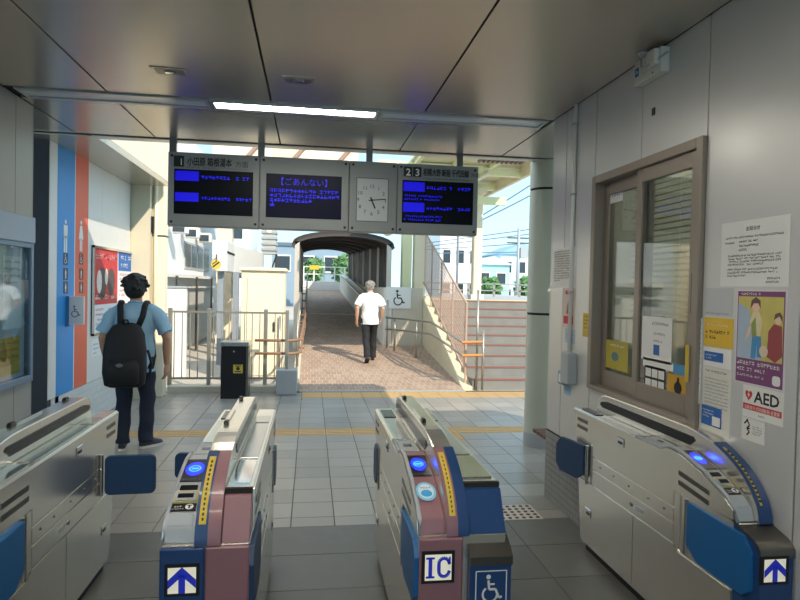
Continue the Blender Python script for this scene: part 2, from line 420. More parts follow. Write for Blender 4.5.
bx('wall_hole_mark', 'black', wall_right, WX-.004, WX, 3.16, 3.19, 2.60, 2.64)

# window: bronze outer frame, two sliding sashes with glass
win = thing('window_1', (WX, 3.28, WZ0), 'bronze framed sliding office window in the right wall', 'window'); win['kind'] = 'structure'
f = B()
f.box(WX-.025, WX+.12, WY0, WY0+.05, WZ0, WZ1).box(WX-.025, WX+.12, WY1-.05, WY1, WZ0, WZ1).box(WX-.025, WX+.12, WY0+.05, WY1-.05, WZ1-.05, WZ1).box(WX-.03, WX+.12, WY0+.05, WY1-.05, WZ0, WZ0+.03)
f.done('frame', 'bronze', win, bevel=.004)
gl = glass('office_glass', 'd6d9d4', .25)
for nm, y0, y1, xo in (('sash', 2.75, 3.33, .0), ('sash', 3.27, 3.81, .045)):
    s_ = B(); a0, a1 = WX+xo, WX+xo+.035
    s_.box(a0, a1, y0, y0+.06, WZ0+.03, WZ1-.05).box(a0, a1, y1-.055, y1, WZ0+.03, WZ1-.05).box(a0, a1, y0+.06, y1-.055, WZ1-.13, WZ1-.05).box(a0, a1, y0+.06, y1-.055, WZ0+.03, WZ0+.13)
    so = s_.done(nm, 'bronze', win, bevel=.003)
    bx('pane', gl, so, a0+.012, a0+.018, y0+.06, y1-.055, WZ0+.13, WZ1-.13)
    if xo == 0: bx('pull', 'dsteel', so, a0-.006, a0+.01, y0+.015, y0+.035, 1.52, 1.72, bevel=.002)
# office behind the glass
of = B(); of.box(1.98, 4.6, 2.3, 2.34, 0, 2.8).box(1.98, 4.6, 4.40, 4.44, 0, 2.8).box(4.56, 4.6, 2.34, 4.40, 0, 2.8).box(1.98, 4.6, 2.3, 4.44, 2.8, 2.84)
struct(of.done('wall_office', mat('office_wall', 'c4c2b4', .8, 0, .05)), 'beige walls of the office behind the window', 'wall')
ol = thing('added_office_lamp', (3.0, 3.3, 2.78), 'added unseen ceiling lamp brightening the office', 'lamp'); bx('housing', 'white', ol, 2.7, 3.3, 2.9, 3.9, 2.76, 2.798); bx('diffuser', mat('office_fill_diffuser', 'f2f6e8', .5, 0, .01, emit=5), ol, 2.73, 3.27, 2.93, 3.87, 2.75, 2.76)  # unseen lamp added so the office reads through the glass
bl = thing('window_blind', (2.12, 3.3, 1.55), 'half lowered slatted blind behind the office window', 'blind')
for k in range(26):
    z = 2.36-.036*k
    B().prism([(2.105, z), (2.135, z+.012), (2.136, z+.010), (2.106, z-.002)], 'Y', 2.78, 3.82).done('slat', mat('blind_slat', 'a4a59c', .6, 0, .05), bl)
for y in (2.9, 3.3, 3.7): bx('cord', 'white', bl, 2.119, 2.121, y, y+.003, 1.42, 2.37)
bx('head_rail', 'white', bl, 2.10, 2.145, 2.77, 3.83, 2.36, 2.39)
ct = thing('office_counter', (2.3, 3.3, 0), 'pale counter just inside the office window', 'counter')
bx('top', mat('counter_top', 'c9c7b6', .5, 0, .05), ct, 2.01, 2.55, 2.45, 4.3, .92, .96, bevel=.004); bx('body', 'cream', ct, 2.06, 2.5, 2.45, 4.3, 0, .92)
cb = thing('filing_cabinet', (3.2, 3.9, 0), 'grey filing cabinet inside the office', 'cabinet')
bx('body', mat('cabinet_grey', 'a4a89e', .5, 0, .04), cb, 2.9, 3.5, 3.6, 4.3, 0, 1.75, bevel=.006)
for k in range(4): bx('drawer', 'plastic', cb, 2.884, 2.9, 3.62, 4.28, .06+k*.42, .45+k*.42, bevel=.004)

# ---- left wall, X = -2.13, ends at Y 5.08
LX = -2.13
wl = B().box(LX-.16, LX-.012, -3.5, 5.08, 0, 3.0)
wall_left = struct(wl.done('wall_left', 'seam'), 'grey metal panelled wall on the left with the glazed notice case', 'wall')
for y0, y1 in ((-.6, .9), (.9, 2.2), (2.2, 3.5), (3.5, 4.806), (4.806, 5.08)):
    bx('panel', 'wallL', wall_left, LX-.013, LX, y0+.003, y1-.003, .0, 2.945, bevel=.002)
bx('end_panel', 'wallL', wall_left, LX-.16, LX, 5.08, 5.09, 0, 2.945)
# recess beyond it (toilet entrance) with dark facing wall, then the striped wall at X = -2.45
SX = -2.45; SY0, SY1 = 6.20, 8.80
rc = B().box(-4.2, SX-.004, SY0-.01, SY0+.08, 0, 2.95).box(-4.28, -4.2, 5.0, SY0, 0, 2.95)
struct(rc.done('wall_recess', mat('dark_grey_wall', '33363c', .6, 0, .06)), 'dark grey wall inside the toilet entrance recess', 'wall')
ws = B().box(SX-.5, SX-.012, SY0+.08, SY1, 0, 2.93)
wall_stripe = struct(ws.done('wall_stripe', 'joint'), 'cream panelled toilet wall with one blue and one red stripe', 'wall')
def onS(x, y): p = at(x, y, X=SX); return p.y, p.z
yb0, yb1, yr1 = onS(57, 250)[0], onS(74.5, 250)[0], onS(88, 250)[0]
cuts = [SY0, yb0, yb1-.002, yb1+.02, yr1, onS(102, 250)[0], onS(118, 250)[0], onS(129, 250)[0], SY1]
sblue = mat('stripe_blue', '2f8fd6', .45, 0, .03); sred = mat('stripe_red', 'e8674c', .45, 0, .03)
for i, (a, b_) in enumerate(zip(cuts, cuts[1:])):
    bx('panel', (sblue if i == 1 else sred if i == 3 else 'white' if i in (0, 2) else mat('white_panel', 'dddcd8', .45, .1, .03)), wall_stripe, SX-.013, SX, a+.002, b_-.002, .47, 2.93, bevel=.001)
wt = B()
for j in range(6):
    off = .09*(j % 2)
    for i in range(-1, 16):
        a = max(SY0+.08, SY0+.08+i*.18+off); b_ = min(SY1, a+.176)
        if b_-a > .02: wt.box(SX-.013, SX, a, b_, .006+j*.077, .006+j*.077+.074)
o = wt.done('white_wall_tiles', mat('white_tile', 'd3d4d0', .35, 0, .08, 10), wall_stripe); o['kind'] = 'stuff'
P_S = Pl((SX, 0, 0), (0, 1, 0), (1, 0, 0))
for x, sk in ((65.5, False), (81, True)):
    y, z = onS(x, 236); P_S.poly('pictogram', man_sym(y, z, .33, sk), 'white', wall_stripe, .0015)
    for k, yy in enumerate((259, 274, 287.5)):
        y, z = onS(x, yy); c = [(y-.06, z-.06), (y+.06, z-.06), (y+.06, z+.06), (y-.06, z+.06)]
        P_S.poly('pictogram_frame', [c], mat('picto_dark', '3b4d63', .6, 0, .05) if not sk else mat('picto_brown', '7d4a45', .6, 0, .05), wall_stripe, .0012)
        P_S.poly('pictogram', [wheelchair, lambda a, b, s: man_sym(a, b, s), lambda a, b, s: man_sym(a, b, s, True)][k](y, z, .095), 'white', wall_stripe, .002)
# soffit and fascia of the toilet block above the striped wall
sf = B().box(-4.2, -1.97, 5.96, 8.82, 2.93, 3.0)
struct(sf.done('ceiling_toilet', mat('soffit_cream', 'b9b4a6', .25, .55, .03)), 'glossy cream soffit above the striped toilet wall', 'soffit')
fs = struct(B().box(-2.6, -1.985, 6.08, 8.82, 3.0, 3.75).done('wall_fascia', 'joint'), 'cream panelled fascia above the toilet soffit', 'wall')
for k in range(5): bx('panel', 'cream', fs, -1.985, -1.97, 6.08+k*.548+.003, 6.08+(k+1)*.548-.003, 3.0, 3.75, bevel=.002)
bx('fascia_cap', 'cream', fs, -2.6, -1.95, 6.08, 8.82, 3.75, 3.78)
# beige end wall and cream pillar closing the far end of the toilet wall
struct(B().box(-2.72, -2.20, 8.82, 9.0, 0, 3.6).done('wall_end', mat('beige_wall', 'cbc3ab', .7, 0, .05)), 'beige return wall at the far end of the toilet wall', 'wall')
pc = thing('pillar', (-2.1, 9.05, 0), 'tall cream pillar beside the beige return wall left of the fence', 'pillar')
bx('shaft', 'cream', pc, -2.2, -2.03, 8.96, 9.16, 0, 4.0, bevel=.01)
for z in (1.15, 2.25): bx('band', 'dsteel', pc, -2.205, -2.025, 8.955, 9.165, z, z+.02)
B().tube([(-2.15, 8.94, .2), (-2.15, 8.94, 3.9)], .022, 10).done('drain_pipe', 'cream', pc, smooth=True)
bx('junction_box', 'black', pc, -2.25, -2.17, 8.88, 8.96, 2.30, 2.52, bevel=.005)

# ---- round column beyond the pier
co = thing('round_column', (2.41, 6.1, 0), 'pale grey-green round column behind the right wall end', 'column')
CC = (2.405, 6.1, 0); CR = .17
colm = mat('column_paint', 'bfc4b6', .35, .1, .04, 3)
B().lathe([(CR, .14), (CR, 1.36)], CC, 36).done('shaft', colm, co, smooth='auto')
B().lathe([(CR, 1.385), (CR, 2.64)], CC, 36).done('shaft', colm, co, smooth='auto'); B().lathe([(CR, 2.665), (CR, 2.945)], CC, 36).done('shaft', colm, co, smooth='auto')
for z in (1.36, 2.64): B().lathe([(CR-.006, z), (CR-.006, z+.026)], CC, 36).done('joint_ring', 'seam', co, smooth='auto')
B().lathe([(CR+.004, 0), (CR+.004, .125), (CR, .14)], CC, 36).done('base_ring', 'plastic', co, smooth='auto')
be = thing('slatted_bench', (2.15, 5.15, 0), 'low brown slatted bench behind the end of the right wall', 'bench')
for k in range(5): bx('slat', mat('bench_wood', '6d4a3a', .6, 0, .15, 8), be, 1.985, 2.5, 4.86+k*.075, 4.86+k*.075+.06, .35, .38, bevel=.004)
for x in (2.3, 2.46):
    for y in (4.9, 5.17): bx('leg', 'dsteel', be, x-.02, x+.02, y-.02, y+.02, 0, .345)
bx('rail', 'dsteel', be, 2.25, 2.28, 4.87, 5.21, .30, .347)
# ================================================================== TICKET GATES
M.update(
    led=mat('led_blue', '1a28ff', .4, 0, .02, emit=.9), led2=mat('led_cyan', '3aa0ff', .4, 0, .02, emit=.9),
    ledw=mat('sign_white_lit', 'fff6dc', .5, 0, .02, emit=.12), ledb=mat('sign_blue_lit', '1a2aa8', .5, 0, .02, emit=.15),
    slot=mat('slot_dark', '1c1e24', .25, .3, .1), purple=mat('sensor_purple', '2a2140', .15, .2, .1))
GY0, GY1 = 2.20, 3.72          # near and far end
FIN_TOP = .985
def fin_arc(d0, d1, n=14, off=0):
    return [(2.75-(.55+off)*math.sin(math.radians(d0+(d1-d0)*i/n)), .70+(.285+off)*math.cos(math.radians(d0+(d1-d0)*i/n))) for i in range(n+1)]
CON = [(2.70, .885), (2.62, .885), (2.44, .843), (2.29, .785), (2.24, .752), (2.222, .70)]   # console outline Y, Z
def on_console(Y):
    for (a, za), (b_, zb) in zip(CON, CON[1:]):
        if b_ <= Y <= a: return zb+(za-zb)*(Y-b_)/(a-b_)
    return .7
def con_plane(x, ya, yb):
    """plane lying on the console between Y=ya (near) and yb (far); origin at near edge centre"""
    a, b_ = Vector((x, ya, on_console(ya))), Vector((x, yb, on_console(yb)))
    v = (b_-a).normalized(); u = Vector((1, 0, 0)); n = u.cross(v)
    return Pl(a, u, n, v), (b_-a).length
def flap(root, hinge, direction, length, z0, z1, m, chamfer=.0):
    """blue flap door swung about a vertical hinge; direction is a unit vector in plan"""
    d = Vector((direction[0], direction[1], 0)).normalized(); nrm = Vector((-d.y, d.x, 0))
    pl = Pl(Vector((hinge[0], hinge[1], 0))-nrm*.014, d, -nrm)
    if chamfer:
        sh = [(.02, z0+.05), (.10, z0), (length-.05, z0), (length, z0+.04), (length, z1-.06), (length-.05, z1-.005), (.05, z1+.0), (.02, z1)]
    else: sh = [(.018, z0)]+[(p[0], p[1]) for p in rrect(.018, length, z0, z1, .03)]
    if not chamfer: sh = rrect(.018, length, z0, z1, .028)
    b = B(); hi = [pl.p(a, c, 0) for a, c in sh]; lo = [pl.p(a, c, -.028) for a, c in sh]; b.rings([lo, hi])
    fo = b.done('flap_door', m, root, bevel=.005, seg=2)
    q = rrect(.03, length-.012, z0+.012, z1-.012, .022)
    e_ = B(); e_.tube([Vector((hinge[0], hinge[1], z0-.005)), Vector((hinge[0], hinge[1], z1+.005))], .011, 10).done('hinge', 'chrome', fo, smooth='auto')
    return fo
def side_panels(root, x, s, near=True):
    """stainless cover panels, vents, latches on the side at x, facing s (-1 left, 1 right)"""
    def pan(name, pts, m='steel'):
        b = B().prism(pts, 'X', min(x, x+s*.006), max(x, x+s*.006)); return b.done(name, m, root, bevel=.0015)
    if near: top = [(3.765, .855), (2.98, .855), (2.76, .855), (2.705, .875), (2.62, .875), (2.44, .833), (2.29, .775), (2.245, .745), (2.235, .705), (2.57, .690), (2.645, .689), (2.645, .617)]
    else: top = [(3.765, .855), (2.33, .855), (2.31, .70), (2.57, .69), (2.645, .689), (2.645, .617)]
    pan('upper_panel', top+[(3.48, .617), (3.49, .69), (3.735, .70)])
    pan('strip_panel', [(2.645, .54), (3.48, .54), (3.48, .612), (2.645, .612)])
    pan('access_panel', [(2.645, .445), (3.48, .445), (3.48, .535), (2.645, .535)])
    pan('lower_panel', [(3.003, .062), (3.62, .062), (3.67, .44), (3.003, .44)])
    pan('lower_panel', [(2.24, .062), (2.997, .062), (2.997, .44), (2.62, .44), (2.60, .415), (2.24, .415)])
    pan('hinge_cover', [(2.595, .43), (2.64, .43), (2.64, .685), (2.595, .685)])
    pan('hinge_cover', [(3.485, .445), (3.505, .445), (3.505, .685), (3.485, .685)])
    h0, h1 = x+s*.006, x+s*.008
    for yv in ((3.56, 3.70), (2.39, 2.61)):
        for dz in (0, .045):
            zc = .815-dz if yv[0] > 3 else .797-dz
            sl = 0 if yv[0] > 3 else .10
            if yv[0] < 3 and not near: zc = .80-dz; sl = 0
            B().prism([(yv[0], zc-sl*.22-.022), (yv[1], zc-.022), (yv[1], zc), (yv[0], zc-sl*.22)], 'X', min(h0, h1), max(h0, h1)).done('vent', 'dsteel', root)
    for y, z in ((3.15, .79), (3.52, .26)):
        la = bx('latch', 'chrome', root, h0, x+s*.010, y-.038, y+.038, z-.024, z+.024, bevel=.003)
        bx('latch_slot', 'black', la, x+s*.0095, x+s*.0125, y-.022, y+.018, z-.010, z+.004)
    for y in (3.38, 3.22, 3.05, 2.86, 2.72):
        B().tube([(h0, y, .578), (x+s*.009, y, .578)], .006, 8).done('screw', 'dsteel', root)
    lk = B().tube([(h0, 3.02, .49), (x+s*.010, 3.02, .49)], .011, 12).done('lock', 'dsteel', root)
    B().box(min(h0, h1), max(h0, h1), 2.90, 2.98, .48, .50).done('nameplate', 'plastic', root)
def reader(root, xc, wd, ticket):
    pl, L = con_plane(xc, 2.44, 2.63)
    pl, L = con_plane(xc, 2.45, 2.615)
    pa = pl.rect('reader_panel', -wd/2, wd/2, .0, L, 'black', root, .004, t=.004)
    pl.disc('reader_glow', 0, L*.54, wd*.37, 'led', pa, .0055, seg=32, ry=L*.31)
    pl.poly('reader_ring', stroke(arc(0, L*.54, wd*.22, 0, 360, 28), .006), 'led2', pa, .0065)
    pl.rect('reader_mark', -.014, .014, L*.54-.006, L*.54+.006, 'led2', pa, .0065)
    pl.marks(-wd*.42, wd*.42, L*.05, .010, 'greyink', pa, .0055)
    if ticket:
        p2, L2 = con_plane(xc, 2.292, 2.43)
        p2.poly('display', [rrect(-wd*.33, wd*.33, L2*.80, L2*.99, .005)], 'slot', root, .003, t=.003)
        p2.poly('slot_surround', [rrect(-wd*.46, wd*.46, L2*.34, L2*.76, .01)], mat('pale_yellow_plastic', 'd9c56a', .5, 0, .04), root, .006, t=.006)
        p2.poly('slot_mouth', [rrect(-wd*.40, wd*.40, L2*.36, L2*.70, .008)], 'plastic', root, .010, t=.01)
        p2.rect('ticket_slot', -wd*.30, wd*.28, L2*.44, L2*.60, 'slot', root, .0115)
        lb = p2.rect('ticket_label', -wd*.46, wd*.46, L2*.02, L2*.28, 'black', root, .005, t=.004)
        p2.disc('label_disc', wd*.22, L2*.15, .0145, 'white', lb, .006); p2.poly('label_arrow', stroke([(wd*.22, L2*.08), (wd*.22, L2*.2)], .006)+stroke([(wd*.22-.008, L2*.19), (wd*.22+.008, L2*.19)], .005), 'black', lb, .007)
        p2.marks(-wd*.40, wd*.02, L2*.13, .009, 'white', lb, .006); p2.marks(-wd*.40, wd*.02, L2*.06, .006, 'white', lb, .006)
        b = B().prism([(2.30, .775), (2.262, .742), (2.250, .735), (2.240, .755), (2.278, .79)], 'X', xc-wd*.48, xc+wd*.48); b.done('slot_lip', 'plastic', root, bevel=.006, seg=2)
def gate(label, xl, f0, f1, xr, cons='plastic', trimL='blue', trimR='pink', shelf=True, endcol='pink', flatfront=True):
    r = thing('ticket_gate', ((xl+xr)/2, 2.95, 0), label, 'ticket gate', 'ticket gates across the hall')
    bx('plinth', 'blackm', r, xl+.025, xr-.02, 2.23, 3.60, 0, .055)
    low = [(2.205, .05), (3.62, .05), (3.675, .45), (3.735, .70), (2.205, .70)]
    B().prism(low, 'X', xl, xr).done('lower_body', 'steel', r, bevel=.003)
    B().prism([(3.735, .70), (3.772, .845), (3.765, .862), (2.76, .862), (2.70, .878), (2.60, .70)], 'X', xl, f0).done('upper_body', 'steel', r, bevel=.003)
    c = B().prism(CON+[(2.70, .70)], 'X', xl+.004, f0).done('console', cons, r, bevel=.006, seg=2)
    B().tube([(xl+.004, 3.0, .858), (xl+.004, 2.77, .860)]+[(xl+.004, y, z) for y, z in CON], .009, 8).done('edge_trim', 'plastic', r, smooth=True)
    # tray plates on the passage top of the console side
    bx('top_plate', 'steel2', r, xl+.012, f0-.006, 2.98, 3.45, .862, .866); bx('top_window', 'slot', r, xl+.018, f0-.012, 3.50, 3.70, .862, .867)
    bx('ticket_outlet', 'plastic', r, xl+.010, f0-.006, 2.76, 2.93, .862, .872, bevel=.003); bx('outlet_slot', 'slot', r, xl+.03, f0-.03, 2.82, 2.86, .872, .8735)
    # raised fin with rounded near end
    fin = [(3.61, .70), (3.62, .86), (3.615, .90), (3.60, .938), (3.57, .967), (3.53, .981), (3.48, FIN_TOP)]+fin_arc(0, 90)
    fo = B().prism(fin, 'X', f0, f1).done('fin', 'steel', r, bevel=.006, seg=2)
    for xs, s in ((f0, -1), (f1, 1)):
        if not shelf and s > 0: continue
        B().prism([(2.66, .90), (2.62, .93), (2.64, .945), (3.48, .950), (3.56, .935), (3.57, .918), (3.54, .905)], 'X', min(xs, xs+s*.004), max(xs, xs+s*.004)).done('sensor_window', 'slot', r)
    fm = (f0+f1)/2
    for a, b_, m_ in ((f0+.001, fm, trimL), (fm, f1-.001, trimR)):
        outer = fin_arc(28, 90, 12, .006); inner = fin_arc(90, 28, 12, -.01)
        B().prism(outer+inner, 'X', a, b_).done('fin_trim', m_, r, smooth='auto')
    so = fin_arc(33, 76, 10, .008); si = fin_arc(76, 33, 10, .004)
    stx = (f0+.012, fm-.008) 
    st = B().prism(so+si, 'X', *stx).done('caution_sticker', 'yellow', r)
    # dark marks on the sticker that follow its curve
    q = B()
    for d in range(36, 75, 3):
        o_ = fin_arc(d, d+1.8, 1, .0085); i_ = fin_arc(d+1.8, d, 1, .007)
        q.prism(o_+i_, 'X', stx[0]+.009, stx[1]-.009)
    q.done('sticker_print', 'ink', st)
    if shelf:
        for y in (3.42, 2.83):
            B().prism([(y-.03, FIN_TOP), (y+.03, FIN_TOP), (y+.02, FIN_TOP+.018), (y-.02, FIN_TOP+.018)], 'X', f0+.012, f0+.032).done('sensor', 'black', r, bevel=.004)
        bx('sensor_bar', 'chrome', r, f0+.016, f0+.028, 2.87, 3.12, FIN_TOP, FIN_TOP+.008, bevel=.002)
        B().prism([(2.31, .70), (3.735, .70), (3.772, .845), (3.765, .862), (2.315, .862)], 'X', f1, xr).done('shelf_body', 'steel', r, bevel=.003)
        bx('tray', 'steel2', r, f1+.008, xr-.014, 2.70, 3.36, .862, .8665, bevel=.001); bx('tray', 'steel2', r, f1+.008, xr-.014, 3.40, 3.56, .862, .8665, bevel=.001)
        bx('tray_window', mat('clear_window', 'b8bec2', .08, .9, .15, 6), r, f1+.008, xr-.014, 2.36, 2.66, .862, .868); bx('shelf_edge', 'seam', r, f1, xr, 2.302, 2.32, .845, .864)
        B().prism([(2.205, .70), (2.285, .845), (2.33, .845), (2.33, .70)], 'X', f1+.001, xr).done('end_panel', endcol, r, bevel=.003)
        bx('ledge', endcol, r, f0, f1, 2.197, 2.24, .697, .703)
    return r
def front_sign(r, x0, x1, z0, z1, Y, kind):
    pl = Pl(((x0+x1)/2, Y, (z0+z1)/2), (1, 0, 0), (0, -1, 0)); wd, hh = x1-x0, z1-z0
    s_ = pl.rect('sign_frame', -wd/2, wd/2, -hh/2, hh/2, 'black', r, .004, t=.005)
    i = min(wd, hh)*.42
    pl.rect('sign_face', -i, i, -i*.96, i*.96, 'ledw', s_, .006)
    if kind == 'arrow': pl.poly('sign_arrow', arrow_up(0, 0, i*2.0), 'ledb', s_, .0075)
    else:
        t_ = i
        pl.poly('sign_letters', [[(-t_*.92, t_*.62), (-t_*.92, t_*.78), (-t_*.28, t_*.78), (-t_*.28, t_*.62)], [(-t_*.92, -t_*.78), (-t_*.92, -t_*.62), (-t_*.28, -t_*.62), (-t_*.28, -t_*.78)],
            [(-t_*.74, -t_*.7), (-t_*.74, t_*.7), (-t_*.46, t_*.7), (-t_*.46, -t_*.7)]]+stroke([(t_*.84, t_*.25)]+arc(t_*.42, t_*.30, t_*.38, 10, 180, 10)+arc(t_*.42, -t_*.30, t_*.38, 180, 350, 10)+[(t_*.84, -t_*.25)], t_*.26)
            +[[(t_*.70, t_*.2), (t_*.92, t_*.2), (t_*.92, t_*.78), (t_*.80, t_*.78)]], 'ledb', s_, .0075)
# gate by the left wall (its far half is in view)
g1 = gate('ticket gate nearest the left wall, navy flap door swung open', -1.40, -1.285, -1.195, -1.105)
side_panels(g1, -1.105, 1, False)
bx('front_panel', 'blue', g1, -1.40, -1.105, 2.17, 2.205, .06, .695, bevel=.006)
flap(g1, (-1.088, 3.44), (1, .06), .275, .475, .685, 'navy'); flap(g1, (-1.10, 2.575), (0, -1), .36, .43, .675, 'blue2', 1)
# pink and blue gate with lit arrow
g2 = gate('pink and blue ticket gate with a lit blue arrow, second from the left wall', -.50, -.387, -.298, -.20)
side_panels(g2, -.20, 1, False); side_panels(g2, -.50, -1, True)
reader(g2, -.447, .098, True)
bx('front_panel', 'blue', g2, -.502, -.351, 2.192, 2.206, .06, .695, bevel=.006); bx('front_panel', 'pink', g2, -.349, -.198, 2.192, 2.206, .06, .695, bevel=.006)
front_sign(g2, at(164.5, 580, Y=2.19).x, at(199.5, 580, Y=2.19).x, at(182, 596, Y=2.19).z, at(182, 564, Y=2.19).z, 2.192, 'arrow')
flap(g2, (-.515, 3.44), (-1, .1), .20, .55, .69, 'navy'); flap(g2, (-.197, 2.575), (0, -1), .36, .43, .675, 'navy', 1); flap(g2, (-.197, 3.50), (0, 1), .20, .45, .68, 'navy', 1)
# IC gate with wheelchair box
g3 = gate('ticket gate with the lit IC sign and wheelchair box, between the two arrow gates', .415, .515, .60, .745, cons='pink', trimL='pink', trimR='blue', endcol='blue')
side_panels(g3, .415, -1, True); reader(g3, .464, .088, False)
bx('front_panel', 'pink', g3, .413, .578, 2.192, 2.206, .06, .695, bevel=.006)
front_sign(g3, at(421.5, 567, Y=2.19).x, at(454.5, 567, Y=2.19).x, at(437, 583, Y=2.19).z, at(437, 551, Y=2.19).z, 2.192, 'IC')
pl, L = con_plane(.464, 2.295, 2.435)
sk = pl.disc('round_sticker', 0, L*.45, .040, mat('sticker_ring', '7fc3e6', .5, 0, .05), g3, .005, seg=32, ry=.055); pl.disc('sticker_face', 0, L*.45, .031, mat('sticker_face', 'cfe6f0', .5, 0, .05), sk, .006, ry=.043)
pl.disc('sticker_pool', 0, L*.36, .022, 'led2' if False else mat('sticker_blue', '3c9fd8', .5, 0, .1), sk, .007, ry=.02)
pl.marks(-.02, .02, L*.55, .011, mat('sticker_pink_ink', 'b0707c', .6, 0, .1), sk, .007)
wb = B().prism([(2.165, .06), (2.20, .06), (2.20, .655), (2.185, .648), (2.165, .63)], 'X', .60, .757).done('wheelchair_box', 'blue', g3, bevel=.006, seg=2)
B().prism([(2.160, .60), (2.160, .632), (2.182, .654), (2.30, .716), (2.34, .72), (2.34, .712), (2.30, .708), (2.185, .647), (2.168, .628), (2.168, .60)], 'X', .598, .759).done('box_cover', 'dsteel', wb, smooth='auto')
pl = Pl((.678, 2.163, 0), (1, 0, 0), (0, -1, 0)); zc = at(491, 588, Y=2.165).z
pl.poly('wheelchair_symbol', wheelchair(0, zc, .105), 'white', wb, .003); pl.poly('symbol_frame', stroke([(-.058, zc-.066), (.058, zc-.066), (.058, zc+.066), (-.058, zc+.066), (-.058, zc-.066)], .004), 'white', wb, .003)
flap(g3, (.412, 2.575), (0, -1), .36, .43, .675, 'blue2', 1); flap(g3, (.412, 3.50), (0, 1), .20, .45, .68, 'navy', 1); flap(g3, (.762, 3.45), (.35, 1), .16, .52, .70, 'dsteel', 1)
# gate along the right wall
g4 = gate('ticket gate along the right wall under the office window, with a lit blue arrow', 1.715, 1.795, 1.853, 1.853, trimL='blue', trimR='blue', shelf=False)
side_panels(g4, 1.715, -1, True); reader(g4, 1.754, .070, True)
b = B().prism([(2.085, .06), (2.24, .06), (2.24, .70), (2.12, .668), (2.098, .655), (2.085, .64)], 'X', 1.713, 1.855).done('front_box', 'blue', g4, bevel=.006, seg=2)
B().prism([(2.080, .615), (2.080, .642), (2.094, .660), (2.118, .674), (2.235, .706), (2.25, .706), (2.24, .698), (2.122, .667), (2.099, .654), (2.088, .638), (2.088, .615)], 'X', 1.709, 1.857).done('box_cover', 'dsteel', b, smooth='auto')
front_sign(g4, at(759.5, 570, Y=2.083).x, at(788, 570, Y=2.083).x, at(773, 584, Y=2.083).z, at(773, 556, Y=2.083).z, 2.083, 'arrow')
flap(g4, (1.716, 2.555), (.0, -1), .435, .43, .675, 'blue2', 1); flap(g4, (1.697, 3.53), (-.16, 1), .33, .44, .665, 'navy', 1)
# ================================================================== OUTSIDE
def brick_mat(name, c1, c2, mortar, bw, bh, rough=.75):
    m = bpy.data.materials.new(name); m.use_nodes = True; n = m.node_tree; b = n.nodes['Principled BSDF']
    t = n.nodes.new('ShaderNodeTexCoord'); k = n.nodes.new('ShaderNodeTexBrick')
    k.inputs['Color1'].default_value = lin(c1)+(1,); k.inputs['Color2'].default_value = lin(c2)+(1,); k.inputs['Mortar'].default_value = lin(mortar)+(1,)
    k.inputs['Scale'].default_value = 1; k.inputs['Brick Width'].default_value = bw; k.inputs['Row Height'].default_value = bh; k.inputs['Mortar Size'].default_value = .006
    k.inputs['Mortar Smooth'].default_value = .2; k.offset = .5
    n.links.new(t.outputs['Object'], k.inputs['Vector'])
    nz = n.nodes.new('ShaderNodeTexNoise'); nz.inputs['Scale'].default_value = 3; n.links.new(t.outputs['Object'], nz.inputs['Vector'])
    mx = n.nodes.new('ShaderNodeMix'); mx.data_type = 'RGBA'; mx.blend_type = 'MULTIPLY'; mx.inputs[0].default_value = .35
    n.links.new(k.outputs[0], mx.inputs[6]); n.links.new(nz.outputs['Fac'], mx.inputs[7]); n.links.new(mx.outputs[2], b.inputs['Base Color'])
    bp = n.nodes.new('ShaderNodeBump'); bp.inputs['Strength'].default_value = .3; bp.inputs['Distance'].default_value = .004; bp.invert = True
    n.links.new(k.outputs['Fac'], bp.inputs['Height']); n.links.new(bp.outputs[0], b.inputs['Normal'])
    b.inputs['Roughness'].default_value = rough
    return m
M['paver'] = brick_mat('ramp_paver', 'b59d8a', 'a68c78', 'c8b5a2', .1, .2)
M['duct'] = mat('white_sheet_metal', 'e2e3e0', .5, .1, .04)
M['bldg'] = mat('building_white', 'dfe3e4', .7, 0, .05, 2)
M['tunnel'] = mat('tunnel_dark_brown', '362e2b', .55, 0, .12, 5)
M['wglass'] = mat('dark_window_glass', '3b454d', .12, .2, .1)
# ground
struct(B().box(-60, 60, 9.42, 200, -.35, -.03).done('floor_yard', mat('yard_concrete', 'b5ada0', .9, 0, .15, 3, bump=.2)), 'pale concrete yard ground beyond the fence', 'ground')

# ---- ramp
R0, SL = 9.40, 1/11.2
def rz(y): return max(0, (y-R0)*SL)
def rxl(y): return -.15-.05*(y-9.4)/16
def rxr(y): return 1.58-.40*(y-13)/12 if y > 13 else 1.58
YE = 25.2
b = B()
def quadpath(b, L, Rr, top, bot):
    n = len(L)
    rings = [[Vector((L[i][0], L[i][1], bot)), Vector((Rr[i][0], Rr[i][1], bot)), Vector((Rr[i][0], Rr[i][1], top[i])), Vector((L[i][0], L[i][1], top[i]))] for i in range(n)]
    b.rings(rings)
ys = [9.40, 13.15, 13.2, 18, 25.2]
quadpath(b, [(rxl(y), y) for y in ys], [(2.44 if y < 13.18 else rxr(y), y) for y in ys], [rz(y) for y in ys], -.2)
ramp = struct(b.done('floor_ramp', 'paver'), 'reddish brick paved ramp climbing into the dark tunnel', 'ramp')
bx('joint_strip', 'concrete', ramp, rxl(18), rxr(18), 17.9, 18.2, rz(18.1)-.02, rz(18.1)+.012)
bx('joint_strip', 'dconcrete', ramp, -.15, 2.44, 9.34, 9.41, -.02, .006)
# white kerb wall along the ramp's left edge
kb = B(); ys = [9.42, 12, 15, 18, 22, 25.2]
kb.rings([[Vector((rxl(y)-.10, y, -.1)), Vector((rxl(y)+.0, y, -.1)), Vector((rxl(y)+.0, y, rz(y)+.12)), Vector((rxl(y)-.10, y, rz(y)+.12))] for y in ys])
struct(kb.done('trim_3', 'concrete'), 'pale kerb along the left edge of the ramp', 'kerb')
